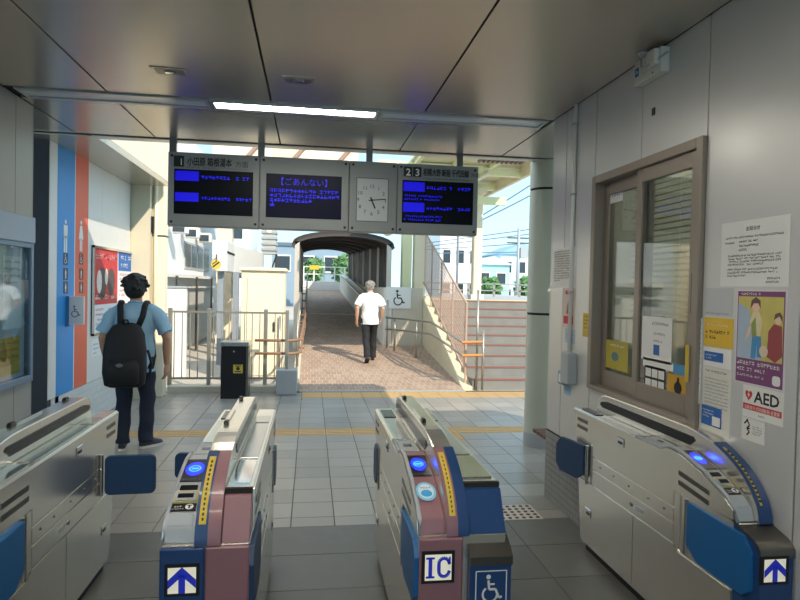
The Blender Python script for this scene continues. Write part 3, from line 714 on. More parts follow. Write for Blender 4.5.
# ---- right parapet wall of the ramp and the wall with the wheelchair sign
def wtop(y): return 1.60 if y < 17 else 1.60+(y-17)*.055
pw = B(); ys = [13.2, 17, 21, 25.2]
pw.rings([[Vector((rxr(y), y, 0)), Vector((rxr(y)+.18, y, 0)), Vector((rxr(y)+.18, y, wtop(y))), Vector((rxr(y), y, wtop(y)))] for y in ys])
parapet = struct(pw.done('wall_parapet', mat('pale_concrete', 'dcd8cc', .8, 0, .08, 3)), 'pale concrete parapet along the right of the ramp', 'wall')
for dz in (.75, .55):
    B().tube([(rxr(y)-.06, y, rz(y)+dz+.1) for y in (13.3, 17, 21, 25)], .022, 8).done('parapet_rail', 'rail', parapet, smooth=True)
B().box(1.765, 2.43, 13.2, 13.4, 0, 1.60).done('sign_wall', mat('beige_concrete', 'cbc4b3', .85, 0, .12, 4), parapet)
P_W = Pl((0, 13.2, 0), (1, 0, 0), (0, -1, 0))
sg = thing('wheelchair_sign', (1.88, 13.19, 1.15), 'white sign with a black wheelchair symbol on the parapet wall', 'sign')
a0, a1 = at(386, 300, Y=13.18).x, at(411, 300, Y=13.18).x; z0, z1 = at(398, 308.5, Y=13.18).z, at(398, 287, Y=13.18).z
P_W.rect('board', a0, a1, z0, z1, 'white', sg, .03, t=.03); P_W.poly('symbol', wheelchair((a0+a1)/2, (z0+z1)/2, .34), 'ink', sg, .032)
# ---- tunnel: ribs of curved dark roof, posts and slat panels
tn = thing('covered_walkway', (.7, 13.2, 0), 'dark brown vaulted walkway roof over the ramp with slatted sides', 'walkway')
NR = 7; TY = [13.2+(22.2-13.2)*i/(NR-1) for i in range(NR)]
def ttop(y): return 2.46+(rz(y)-rz(13.2))*.28
def vault(y, lift=0, out=.1):
    xl, xr = rxl(y)-.14-out, rxr(y)+.10+out; c, hw = (xl+xr)/2, (xr-xl)/2
    return [Vector((c+hw*math.cos(t_), y, ttop(y)+lift+.27*math.sin(t_))) for t_ in [PI-PI*k/14 for k in range(15)]]
for i in range(NR-1):
    y0, y1 = TY[i], TY[i+1]; b = B()
    a, c, d, e_ = vault(y0), vault(y1), vault(y1, .06), vault(y0, .06)
    b.rings([a+e_[::-1], c+d[::-1]]); b.done('roof_panel', 'tunnel', tn)
for i, y in enumerate(TY):
    xl, xr = rxl(y)-.14, rxr(y)+.10
    b = B(); v0, v1, v2, v3 = vault(y, -.05, .06), vault(y, .0, .12), vault(y+.1, .0, .12), vault(y+.1, -.05, .06)
    for k in range(14): b.hexa((v0[k], v0[k+1], v3[k+1], v3[k], v1[k], v1[k+1], v2[k+1], v2[k]))
    b.done('arch_rib', mat('rib_grey', '4d4540', .5, .2, .08), tn)
    bx('post', mat('post_light', 'c9c0b4', .45, .3, .05), tn, xr-.05, xr+.05, y, y+.1, max(wtop(y), 1.55)-.02, ttop(y)+.08)
    bx('post', mat('post_light', 'c9c0b4', .45, .3, .05), tn, xl-.05, xl+.05, y, y+.1, rz(y)-.1, ttop(y)+.08)
for i in range(NR-1):
    for k in range(7):
        y = TY[i]+(TY[i+1]-TY[i])*(k+.5)/7; hw = .075
        for xx, z0 in ((rxr(y)+.10, wtop(y)-.01), (rxl(y)-.14, rz(y)+.55))[:1 if k % 2 else 2]:
            b = B().hexa([(xx-.012, y-hw, z0), (xx+.012, y-hw, z0), (xx+.012, y+hw, z0), (xx-.012, y+hw, z0), (xx-.012, y-hw, ttop(y)+.06), (xx+.012, y-hw, ttop(y)+.06), (xx+.012, y+hw, ttop(y)+.06), (xx-.012, y+hw, ttop(y)+.06)])
            b.done('slat', 'tunnel', tn)
# ---- far end of the ramp: white low wall, railing, yellow sign, then buildings
struct(bx('wall_ramp_end', 'white', None, -.6, 1.75, 25.3, 25.5, 0, rz(25.3)+.35), 'white low wall across the top end of the ramp', 'wall')
fe = thing('end_railing', (.5, 25.4, rz(25.3)+.35), 'white railing above the low wall at the ramp top', 'railing'); z0 = rz(25.3)+.35
for k in range(5): bx('post', 'white', fe, -.3+k*.42-.025, -.3+k*.42+.025, 25.37, 25.42, z0, z0+.62)
for z in (.6, .3): bx('rail', 'white', fe, -.35, 1.45, 25.38, 25.41, z0+z-.02, z0+z+.02)
ys_ = thing('warning_plate', (.02, 25.35, z0+.4), 'small yellow plate on the white railing at the ramp top', 'sign')
bx('plate', 'yellow', ys_, -.06, .32, 25.34, 25.36, z0+.48, z0+.66)
# ---- stairs
ST0, RI, TR, NS = 9.62, .151, .38, 9
stx = (2.62, 5.6)
stairs = struct(B().box(stx[0], 9.0, ST0+TR*NS, 30, -.1, RI*NS-.01).done('floor_stairs', 'dconcrete'), 'wide grey concrete stairs with brown nosings', 'stairs')
stone = mat('stair_stone', '807f7b', .8, 0, .2, 4, bump=.2); nose = mat('brown_nosing', '85594c', .6, 0, .1)
for k in range(NS):
    y = ST0+TR*k
    bx('step', stone, stairs, stx[0], stx[1], y, y+TR+.01, -.05, RI*(k+1))
    bx('nosing', nose, stairs, stx[0], stx[1], y-.008, y+.05, RI*(k+1)-.022, RI*(k+1)+.004)
bx('landing_edge', mat('landing_yellow', 'd9c79a', .8, 0, .1), stairs, stx[0], stx[1], ST0+TR*NS-.02, ST0+TR*NS+.6, RI*NS-.02, RI*NS+.012)
# stair side wall (stringer)
sw = B().prism([(9.60, -.05), (13.4, -.05), (13.4, 1.44), (13.15, 1.36), (9.70, .05), (9.60, .03)], 'X', 2.44, 2.62)
stringer = struct(sw.done('wall_stringer', mat('stringer_concrete', 'd4c9ab', .85, 0, .12, 3, bump=.1), bevel=.01), 'cream concrete side wall climbing beside the stairs', 'wall')
# handrail along the stringer (two rails with brown ends) and from the sign wall
hr = thing('ramp_handrail', (2.3, 9.8, 0), 'double handrail curving from the ramp wall down to the stair foot', 'handrail')
def rail_pts(z): return [(1.62, 12.95, rz(12.95)+z), (1.95, 12.0, rz(12)+z-.01), (2.2, 11.0, rz(11)+z-.0), (2.36, 10.3, .06+z-.02), (2.42, 9.72, z-.02), (2.5, 9.6, z-.03)]
def rail2(z): 
    P_ = [at(388, 318+z, Y=12.9), at(430, 322+z, X=2.33), at(436, 324+z, X=2.34), at(462, 341+z*.85, X=2.36), at(466, 343+z*.8, X=2.40)]
    return P_
for z in (0, 11.5):
    P_ = [at(386, 317.5+z, Y=12.9), at(408, 319.5+z, Y=12.0), at(431, 322+z*1.05, Y=11.0), at(445, 331+z*1.05, Y=10.3), at(464, 343+z*1.15, Y=9.55)]
    ro = B().tube(P_, .02, 8).done('rail', 'rail', hr, smooth=True)
    e0, e1 = at(462, 342.5+z*1.15, Y=9.55), at(483, 342+z*1.15, Y=9.5)
    B().tube([e0, e1], .024, 10).done('rail_end', mat('handrail_orange', 'c98a4a', .5, 0, .08), ro, smooth='auto')
for x, y0, y1, Y in ((386.5, 300, 362, 12.9), (394, 318, 360, 12.6), (415.5, 319, 368, 11.9), (476, 290, 389, 9.6), (482, 330, 391, 9.5)):
    p0, p1 = at(x, y1, Y=Y), at(x, y0, Y=Y)
    g_ = rz(Y) if x < 440 else 0
    B().tube([(p0.x, Y, g_-.01), (p0.x, Y, max(g_+.3, p1.z))], .02, 8).done('post', 'rail', hr, smooth=True)
# mesh guard rail climbing with the stairs
gr = thing('stair_guard', (2.53, 11, .5), 'brown mesh guard rail climbing the left side of the stairs', 'guard rail')
GY = lambda y: .10+(y-9.7)*.385
mesh_m = mat('guard_brown', 'bba08e', .5, .2, .1)
Yg = [9.75, 10.75, 11.75, 12.75, 13.75, 14.75]
for y in Yg: bx('post', mesh_m, gr, 2.515, 2.545, y-.015, y+.015, GY(y)-.08, GY(y)+1.25)
for dz in (1.25, .12): B().tube([(2.53, Yg[0], GY(Yg[0])+dz), (2.53, Yg[-1], GY(Yg[-1])+dz)], .02, 8).done('rail', mesh_m, gr, smooth=True)
q = B(); 
for k in range(int((Yg[-1]-Yg[0])/.055)):
    y = Yg[0]+k*.055; q.box(2.527, 2.533, y-.0035, y+.0035, GY(y)+.12, GY(y)+1.25)
for k in range(14):
    dz = .18+k*.075; q.prism([(Yg[0], GY(Yg[0])+dz), (Yg[-1], GY(Yg[-1])+dz), (Yg[-1], GY(Yg[-1])+dz+.007), (Yg[0], GY(Yg[0])+dz+.007)], 'X', 2.527, 2.533)
q = q.done('mesh', mesh_m, gr); q['kind'] = 'stuff'
# columns of the platform canopy
for nm, lab, x0, x1, Y, z0, m_ in (('canopy_column', 'pale yellow-green canopy column behind the wheelchair sign', 402, 412, 13.55, 1.3, 'yellowgreen'), ('canopy_column', 'pale yellow canopy column at the foot of the mesh guard rail', 414, 426.5, 13.62, 1.3, 'cream'), ('canopy_column', 'white canopy column standing on the stair landing', 473.5, 482, 14.2, RI*NS, 'cream')):
    r = thing(nm, (at(x0, 250, Y=Y).x, Y, z0), lab, 'column', 'canopy columns'); xa, xb = at(x0, 260, Y=Y).x, at(x1, 260, Y=Y).x
    bx('shaft', m_, r, xa, xb, Y, Y+.22, z0-.05 if z0 > 1.32 else 0, 4.0, bevel=.02)
    bx('base_plate', 'white', r, xa-.05, xb+.05, Y-.04, Y+.26, z0-.01 if z0 > 1.32 else 0, z0+.12 if z0 > 1.32 else .05)
    bx('bracket', m_, r, xa-.02, xb+.02, Y-.25, Y+.45, 3.85, 4.0)
# ---- canopy: pale steel platform roof over the stairs, open eave at X 4.4
cn = thing('platform_canopy', (3, 15, 3.6), 'pale yellow steel platform canopy above the stairs', 'canopy')
csh = mat('canopy_sheet', 'd9d3b4', .6, 0, .06)
bx('roof_sheet', csh, cn, 2.0, 4.45, 8.7, 24, 4.22, 4.27)
bx('eave', 'cream', cn, 4.38, 4.46, 8.7, 24, 3.98, 4.27)
for k in range(9):
    y = 8.8+k*1.85; B().prism([(1.3, 4.0), (4.38, 4.0), (4.38, 4.14), (1.3, 4.22)], 'Y', y, y+.14).done('rafter', 'yellowgreen', cn)
    if k > 1:
        for s_ in (-1, 1): B().tube([(2.9, y-.02, 3.6), (2.9+s_*.75, y-.02, 4.05)], .05, 8).done('brace', 'cream', cn)
for x in (2.1, 2.9, 3.7): bx('purlin', 'yellowgreen', cn, x-.04, x+.04, 8.7, 24, 4.14, 4.22)
bx('tie_beam', 'yellowgreen', cn, 1.9, 4.4, 13.6, 13.74, 3.55, 3.72)
for k in range(10): bx('louvre', mat('louvre_brown', '6e5a4e', .6, 0, .1), cn, 3.1+k*.09, 3.15+k*.09, 10.6, 11.4, 4.02, 4.06)
# overhead footbridge crossing far behind, sunlit
fb = thing('footbridge', (0, 18, 0), 'cream overhead footbridge crossing behind the departure board', 'footbridge')
bx('deck', 'cream', fb, -2.6, 1.2, 16.6, 18.6, 3.95, 4.2)
for k in range(5):
    x = -2.6+k*.76; bx('wall_panel', mat('bridge_panel_%d' % (k % 3), ('efe3c4', 'e9d9c8', 'e2cdb0')[k % 3], .7, 0, .05), fb, x+.01, x+.75, 16.55, 16.6, 4.2, 5.4)
for k in range(3):
    x = -2.5+k*1.2; B().tube([(x, 16.52, 4.0), (x+1.1, 16.52, 5.3)], .06, 6).done('brace', mat('brace_brown', '9b7f6d', .6, 0, .05), fb)
bx('beam', mat('orange_beam', 'd9b27a', .6, 0, .05), fb, -2.6, 1.2, 16.45, 16.6, 3.75, 3.98)
for x in (-2.35,): bx('pier', 'cream', fb, x-.2, x+.2, 17.2, 17.6, -.05, 3.96)
# ---- fence, kerb, block, bin, cabinet on the left
FY = 9.40
struct(B().box(-2.05, -.47, 9.28, 9.52, -.03, .10).done('trim_4', 'concrete', bevel=.01), 'pale concrete kerb under the picket fence', 'kerb')
fn = thing('picket_fence', (-1.2, FY, .1), 'metal picket fence on the kerb left of the ramp', 'fence')
for x in (-2.04, -1.482, -.662): bx('post', 'rail', fn, x-.028, x+.028, FY-.028, FY+.028, .09, 1.24, bevel=.006)
bx('post', 'rail', fn, -.336-.025, -.336+.025, FY-.225, FY-.175, .371, 1.24, bevel=.006)
for z in (1.185, .20): bx('rail', 'rail', fn, -2.04, -.336, FY-.015, FY+.015, z-.015, z+.015)
bx('rail', 'rail', fn, -.35, -.32, FY-.2, FY, 1.17, 1.20)
x = -1.98
while x < -.4:
    if min(abs(x+1.482), abs(x+.662)) > .05: B().tube([(x, FY, .20), (x, FY, 1.18)], .008, 6).done('picket', 'rail', fn)
    x += .112
hb = B().box(-.48, -.175, 9.05, 9.36, 0, .37).done('concrete_block', 'dconcrete', bevel=.012)
tag(hb, 'grey concrete block at the left foot of the ramp', 'block')
lh = thing('left_handrail', (-.3, 9.3, 0), 'double brown handrail running up the left side of the ramp', 'handrail')
for z in (.78, .585):
    B().tube([(-.81, 9.30, z), (-.25, 9.30, z), (-.14, 9.45, z+.005), (rxl(12)+.06, 12, z+rz(12)), (rxl(18)+.06, 18, z+rz(18)), (rxl(25)+.06, 25, z+rz(25))], .02, 8).done('rail', 'brown', lh, smooth=True)
for y in (9.9, 10.6, 11.4, 12.3, 13.4, 14.8, 16.4):
    B().tube([(rxl(y)-.05, y, rz(y)+.1), (rxl(y)-.05, y, rz(y)+1.1)], .018, 6).done('post', 'rail', lh, smooth=True)
    for z in (.78, .585): B().tube([(rxl(y)-.05, y, rz(y)+z-.02), (rxl(y)+.06, y, rz(y)+z-.02)], .012, 6).done('bracket', 'brown', lh)
# bin
bn = thing('waste_bin', (-1.04, 8.95, 0), 'black waste bin with a steel top in front of the fence', 'bin')
bx('body', 'blackm', bn, -1.225, -.885, 8.80, 9.10, 0, .735, bevel=.006); bx('side_plate', 'dsteel', bn, -.885, -.85, 8.80, 9.12, 0, .735, bevel=.004)
bx('top', 'steel2', bn, -1.235, -.845, 8.79, 9.125, .735, .80, bevel=.006)
P_B = Pl((0, 8.80, 0), (1, 0, 0), (0, -1, 0)); s_ = P_B.rect('sticker', -1.055, -.925, .36, .48, 'yellow', bn, .002, t=.002)
P_B.poly('sticker_print', [circ(-.99, .425, .026, 12), [(-1.035, .375), (-.945, .375), (-.945, .39), (-1.035, .39)], [(-1.03, .455), (-.95, .455), (-.95, .467), (-1.03, .467)]], 'ink', s_, .003)
P_B.disc('keyhole', -1.05, .665, .014, 'chrome', bn, .003)
# cream utility cabinet behind fence
cbn = thing('utility_cabinet', (-.75, 10.5, 0), 'tall cream utility cabinet behind the fence, sunlit', 'cabinet')
cm = mat('cabinet_cream', 'ecdfc2', .6, 0, .05)
bx('body', cm, cbn, -1.12, -.43, 10.22, 11.0, -.03, 1.83, bevel=.008); bx('roof', cm, cbn, -1.15, -.40, 10.17, 11.04, 1.83, 1.885, bevel=.01)
bx('door', cm, cbn, -1.02, -.52, 10.20, 10.22, .12, 1.72, bevel=.004); bx('plinth', 'dconcrete', cbn, -1.14, -.41, 10.18, 11.02, -.03, .06)
bx('handle', 'dsteel', cbn, -.60, -.57, 10.175, 10.2, .85, 1.0)
B().tube([(-.49, 10.16, .0), (-.49, 10.16, 1.1)], .02, 8).done('pipe', 'rail', cbn, smooth=True)
# ---- white station building along the left of the yard, X = -3.0
BX = -3.0
bw = thing('station_building', (-4, 15, 0), 'white station building with a row of dark windows left of the yard', 'building')
bx('wall', 'bldg', bw, -7, BX, 10.0, 24, -.03, 5.2)
for k in range(4):
    a, b_ = at(184+6.1*k, 255, X=BX), at(189+6.1*k, 255, X=BX); f_ = bx('window', 'plastic', bw, BX-.02, BX+.03, a.y, b_.y+.1, 1.95, 2.60); bx('pane', 'wglass', f_, BX+.02, BX+.04, a.y+.04, b_.y+.06, 2.0, 2.55)
bx('ledge', 'white', bw, BX, BX+.25, 11.0, 19.5, 1.72, 1.80); bx('ledge', 'white', bw, BX, BX+.12, 11.0, 19.5, 1.48, 1.52)
bx('shutter', mat('grey_shutter', 'c8c8c4', .55, .2, .05), bw, BX, BX+.04, 14.6, 19.0, 0.05, 1.4)
bx('skirting', 'dconcrete', bw, BX, BX+.03, 10, 24, -.03, .55)
for k in range(4): B().tube([(BX+.3, 13+k*2.2, .0), (BX+.3, 13+k*2.2, 1.75)], .03, 6).done('pipe', 'dsteel', bw)
for k, (x, y) in enumerate(((180, 228), (192, 233), (205, 238))):
    p = at(x, y, X=-2.75)
    fl = thing('flood_lamp', p, ('box floodlight nearest the cream pillar under the departure board', 'middle box floodlight hanging along the station building', 'box floodlight farthest from the cream pillar')[k], 'lamp', 'box floodlights on the station building')
    bx('housing', 'white', fl, p.x-.16, p.x+.16, p.y-.14, p.y+.14, p.z-.12, p.z+.12, bevel=.02); bx('lens', 'wglass', fl, p.x-.12, p.x+.12, p.y-.15, p.y-.14, p.z-.09, p.z+.07); bx('arm', 'dsteel', fl, BX, p.x-.15, p.y-.02, p.y+.02, p.z+.02, p.z+.06)
wp = thing('sunlit_patch_block', (-2.6, 11.2, 0), 'white block added for the sunlit patch behind the fence beside the station building', 'partition')  # block added to stand in for a patch of sunlight on the building
bx('panel', 'white', wp, at(167, 320, Y=11.1).x, at(186, 320, Y=11.1).x, 11.1, 11.2, -.03, at(175, 288, Y=11.1).z); bx('cap', 'plastic', wp, at(166, 320, Y=11.1).x, at(187, 320, Y=11.1).x, 11.08, 11.22, at(175, 288, Y=11.1).z, at(175, 286, Y=11.1).z)
# white overhead duct box with round yellow sign and blue-grey posts
dz0, dz1 = at(216, 271, Y=12.5).z, at(216, 240, Y=12.5).z
du = thing('overhead_duct', (-1.9, 14, dz0), 'white sheet metal duct box with a dark stripe above the yard', 'duct')
bx('box', 'duct', du, -1.90, -1.65, 12.5, 19.0, dz0, dz1, bevel=.01) ; bx('stripe', 'seam', du, -1.65, -1.64, 12.5, 19.0, dz0+.36, dz0+.40)
B().hexa([(-1.92, 12.4, dz0), (-1.2, 15.6, dz0), (-1.2, 15.8, dz0), (-1.92, 12.6, dz0), (-1.92, 12.4, dz1), (-1.2, 15.6, dz1-.08), (-1.2, 15.8, dz1-.08), (-1.92, 12.6, dz1)]).done('panel', 'duct', du)
for k in range(4): 
    x, y = -1.8+.2*k, 12.7+k*.85; bx('post', mat('bluegrey_post', '8a929c', .55, .1, .05), du, x-.06, x+.06, y, y+.12, -.03, dz0+.01)
p = at(216, 264.5, Y=12.3)
rs = thing('round_sign', p, 'round yellow sign with dark stripes hanging from the white duct', 'sign')
pl = Pl(p, (1, 0, 0), (0, -1, 0)); pl.disc('disc', 0, 0, .095, 'yellow', rs, .0, t=.02); pl.poly('stripes', stroke([(-.06, -.05), (.06, .05)], .03)+stroke([(-.07, .0), (.02, .075)], .02), 'ink', rs, .002)
bx('hanger', 'dsteel', rs, p.x-.01, p.x+.01, p.y, p.y+.12, p.z+.08, p.z+.2)
# grey louvred tower behind the cabinet
lt = thing('louvre_tower', (-1.2, 22, 0), 'grey ribbed signal tower standing behind the cream cabinet', 'tower')
xa, xb = at(261, 240, Y=22).x, at(277, 240, Y=22).x; za = at(268, 254, Y=22).z
for k in range(4): bx('leg', 'dsteel', lt, (xa, xb-.06)[k % 2], (xa+.06, xb)[k % 2], 22+.5*(k//2), 22.06+.5*(k//2), -.03, za)
bx('body', mat('tower_grey', 'b3b6b2', .6, .1, .05), lt, xa+.04, xb-.04, 22, 22.6, za, 4.6)
for k in range(9): bx('louvre', 'plastic', lt, xa, xb, 21.96, 22.64, za+.12+k*.2, za+.2+k*.2)
bx('light_slot', 'white', lt, (xa+xb)/2-.08, (xa+xb)/2+.08, 21.94, 21.97, za+.75, za+1.35)
B().tube([(xa, 22, 1.0), (xb, 22, za)], .03, 6).done('brace', 'dsteel', lt)
# apartment block far behind on the left
def house(label, x0, x1, Y, dep, h, wallc, roofc, cols, rows_, z0=0, gable=True, name='house', cat='house', group=None, wm='wglass', sills=True):
    r = thing(name, ((x0+x1)/2, Y, z0), label, cat, group); m_ = mat('wall_'+wallc, wallc, .8, 0, .06, 2)
    bx('wall', m_, r, x0, x1, Y, Y+dep, -.04, h)
    if gable: B().prism([(x0-.3, h), (x1+.3, h), ((x0+x1)/2, h+(x1-x0)*.25)], 'Y', Y-.3, Y+dep+.3).done('roof', mat('roof_'+roofc, roofc, .8, 0, .1), r)
    else: bx('roof', mat('roof_'+roofc, roofc, .8, 0, .1), r, x0-.15, x1+.15, Y-.15, Y+dep+.15, h, h+.25)
    cw, rh = (x1-x0)/cols, 2.8
    for j in range(rows_):
        zt = h-.7-j*rh
        for i in range(cols):
            c = x0+cw*(i+.5); f_ = bx('window', 'white', r, c-cw*.3, c+cw*.3, Y-.06, Y, zt-1.3, zt); bx('pane', wm, f_, c-cw*.26, c+cw*.26, Y-.08, Y-.06, zt-1.2, zt-.1)
    return r
house('tall pale apartment block beyond the louvred tower', -16, -4.5, 45, 8, 9.5, 'd8dde0', '9aa0a6', 7, 3, gable=False, name='apartment_block', cat='building')
house('blue-grey building seen through the end of the walkway', -3.0, 4.2, 48, 8, 4.6, '8499ac', '5f6f7f', 4, 1, gable=False, name='low_building', cat='building')
house('pale blue house beyond the stair landing', 19.0, 23.4, 60, 7, 5.2, 'bcdcea', '8fb2c4', 3, 2, group='houses beyond the stairs')
house('turquoise walled house left of the utility pole', 15.4, 18.6, 56, 7, 3.9, '9fd8dc', 'c6d2d8', 2, 1, group='houses beyond the stairs')
house('white house with a grey roof at the right of the stair view', 24.4, 31, 72, 8, 5.0, 'e6edf0', '8a97a5', 4, 2, group='houses beyond the stairs')
house('white tower block seen beside the mesh guard rail', 11.0, 14.6, 52, 8, 8.5, 'e9eff2', 'b9c2c8', 3, 3, gable=False, name='apartment_block', cat='building')
# trees
leaf = mat('foliage', '5f8a55', .8, 0, .35, 6)
def tree(label, c, r_, h, n=420):
    t_ = thing('tree', (c[0], c[1], 0), label, 'tree', 'trees in the background'); B().tube([(c[0], c[1], -.04), (c[0], c[1], h*.7)], [.14, .09], 8).done('trunk', mat('bark', '5d4a3a', .9, 0, .2), t_)
    b = B()
    for k in range(n):
        d = Vector((random.gauss(0, 1), random.gauss(0, 1), random.gauss(0, 1))).normalized()*random.uniform(.55, 1); p = Vector((c[0]+d.x*r_, c[1]+d.y*r_, h*.75+d.z*r_*1.1))
        a = Vector((random.uniform(-1, 1), random.uniform(-1, 1), random.uniform(-1, 1))).normalized(); q_ = a.orthogonal().normalized(); s_ = .22*random.uniform(.6, 1.3)
        b.face([p-a*s_, p+q_*s_*.6, p+a*s_, p-q_*s_*.6])
    o = link('foliage', b.bm, leaf, t_); o['kind'] = 'stuff'
tree('green tree seen through the end of the walkway', (.2, 44, 0), .8, 3.6); tree('darker tree at the right inside the walkway end', (1.95, 36, 0), .8, 3.4)
for k, x in enumerate((13.8, 16.6, 19.6)): tree(('low green tree left of the turquoise house', 'low green tree before the turquoise house', 'low green tree before the pale blue house')[k], (x, 46, 0), .9, 2.2)
# utility pole with cross arms and wires
up = thing('utility_pole', (18.1, 40, 0), 'concrete utility pole with cross arms among the houses', 'utility pole')
pu = at(517.5, 285, Y=40)
B().tube([(pu.x, 40, -.04), (pu.x, 40, at(517.5, 228, Y=40).z)], [.14, .1], 10).done('pole', 'plastic', up, smooth=True)
for yy in (238, 243): z = at(517, yy, Y=40).z; bx('cross_arm', 'dsteel', up, pu.x-.8, pu.x+.8, 39.95, 40.05, z-.05, z+.05)
bx('transformer', 'plastic', up, pu.x+.1, pu.x+.6, 39.8, 40.2, at(517, 252, Y=40).z-.4, at(517, 252, Y=40).z+.3)
MX0, MX1 = at(458, 240, Y=24).x, at(585, 240, Y=24).x
for i, (mx, lab) in enumerate(((MX0, 'slim catenary mast behind the mesh guard rail'), (MX1, 'slim catenary mast hidden behind the right wall'))):
    ms = thing('catenary_mast', (mx, 24, RI*NS), lab, 'mast', 'catenary masts'); B().tube([(mx, 24, RI*NS-.02), (mx, 24, 9.5)], .05, 8).done('pole', 'plastic', ms, smooth=True); bx('foot', 'dconcrete', ms, mx-.15, mx+.15, 23.85, 24.15, RI*NS-.02, RI*NS+.12)
WIRES = [((478, 200), (545, 156), 24), ((478, 217), (545, 174), 24), ((478, 221), (545, 186), 24), ((476, 236), (560, 224), 40), ((476, 240), (560, 229), 40), ((476, 246), (560, 240), 40), ((484, 252), (560, 250), 40)]
for k, (p0, p1, Y) in enumerate(WIRES):
    a, b_ = at(*p0, Y=Y), at(*p1, Y=Y); d = b_-a; xa_, xb_ = (MX0, MX1) if k < 3 else (a.x-d.x*.6, b_.x+d.x*1.5); a, b_ = a+d*((xa_-a.x)/d.x), a+d*((xb_-a.x)/d.x)
    ln = [a.lerp(b_, i/12)-Vector((0, 0, .08*math.sin(PI*i/12))) for i in range(13)]
    wo_ = B().tube(ln, .03 if k < 3 else .035, 5).done('overhead_wire', mat('wire_grey', '5d7386', .6, 0, .05))
    tag(wo_, ('topmost overhead wire in the sky right of the board', 'second overhead wire from the top, below the topmost', 'third overhead wire from the top', 'highest wire at the utility pole cross arm', 'second wire at the utility pole cross arm', 'third wire at the utility pole', 'lowest wire at the utility pole')[k], 'wire', 'overhead wires')
# landing fence beyond stairs
lf = thing('landing_fence', (6, 20, RI*NS), 'grey railing at the back of the stair landing', 'railing')
for k in range(12): bx('post', 'rail', lf, 3.4+k*.9, 3.46+k*.9, 20, 20.06, RI*NS-.02, RI*NS+.42)
for z in (.42, .2): bx('rail', 'rail', lf, 3.4, 13.4, 20, 20.06, RI*NS+z-.02, RI*NS+z+.02)
# ================================================================== DEPARTURE BOARD
DY = 5.86
M.update(board=mat('board_grey', '8c8f8e', .5, .2, .04), screen=mat('screen_black', '04040b', .35, 0, .2, spec=.15), ledtxt=mat('led_text', '2420e8', .5, 0, .05, emit=.22),
         ledblk=mat('led_block', '1206e8', .5, 0, .08, 30, emit=.2), ledscr=mat('screen_blue_black', '040424', .35, 0, .2, emit=.03, spec=.15))
bd = thing('departure_board', (.15, 5.92, 2.13), 'grey departure board with blue lit screens and a clock under the ceiling edge', 'departure board')
P_D = Pl((0, DY, 0), (1, 0, 0), (0, -1, 0))
def D(x, y): p = at(x, y, Y=DY); return p.x, p.z
bz0, bz1 = D(320, 230.4)[1], D(320, 159)[1]
edges = [D(167.5, 190)[0], D(259.5, 190)[0], D(349, 195)[0], D(397, 200)[0], D(478, 200)[0]]
units = []
for i, (a, b_) in enumerate(zip(edges, edges[1:])):
    u = bx(('display_unit', 'display_unit', 'clock_unit', 'display_unit')[i], 'board', bd, a+.002, b_-.002, DY, DY+.16, bz0, bz1, bevel=.006); units.append(u)
    for xx in (a+.035, b_-.035):
        for zz in (bz0+.035, bz1-.035): P_D.disc('bolt', xx, zz, .013, 'ink', u, .002, t=.002, seg=12)
def scr(x0, x1, y0, y1):
    xm, ym = (x0+x1)/2, (y0+y1)/2
    return D(x0, ym)[0], D(x1, ym)[0], D(xm, y1)[1], D(xm, y0)[1]
# left screen, platform 1
a0, a1, c0, c1 = scr(174, 253, 170.5, 215)
s1 = P_D.rect('screen', a0, a1, c0, c1, 'screen', units[0], .004, t=.004); W_, H_ = a1-a0, c1-c0
def led_row(s, a, b, z, h, block=True):
    if block: P_D.rect('led_block', a+.01, a+(b-a)*.31, z, z+h, 'ledblk', s, .006)
    P_D.marks(a+(b-a)*.34, a+(b-a)*.70, z+h*.28, h*.36, 'ledtxt', s, .006, name='led_text'); P_D.marks(a+(b-a)*.78, a+(b-a)*.97, z+h*.28, h*.36, 'ledtxt', s, .006, name='led_text')
led_row(s1, a0, a1, c0+H_*.74, H_*.22); led_row(s1, a0, a1, c0+H_*.28, H_*.20)
P_D.text('1', (a0+.04), D(182, 159.5)[1]-.05, .085, 'white', P_D.rect('platform_number', a0-.005, a0+.085, bz1-.135, bz1-.035, 'black', units[0], .003), .005, bold=0)
P_D.text('小田原 箱根湯本', a0+.11, bz1-.115, .085, 'ink', units[0], .003, width=W_*.56, bold=-.003); P_D.text('方面', a0+.11+W_*.61, bz1-.112, .06, 'ink', units[0], .003)
P_D.marks(a0+.11, a0+W_*.55, bz1-.148, .014, 'greyink', units[0], .003); P_D.marks(a0+.06, a0+W_*.95, c1+.015, .016, 'greyink', units[0], .003, fill=1)
# middle screen
a0, a1, c0, c1 = scr(266, 341.5, 175, 218.5); H_ = c1-c0; W_ = a1-a0
s2 = P_D.rect('screen', a0, a1, c0, c1, 'ledscr', units[1], .004, t=.004)
P_D.text('【ごあんない】', a0+W_*.5, c0+H_*.76, .075, 'ledtxt', s2, .006, align='CENTER', name='led_text')
P_D.marks(a0+W_*.05, a1-W_*.04, c0+H_*.58, .036, 'ledtxt', s2, .006, rows=3, pitch=H_*.11, name='led_text'); P_D.marks(a0+W_*.05, a0+W_*.12, c0+H_*.26, .05, 'ledtxt', s2, .006, name='led_text')
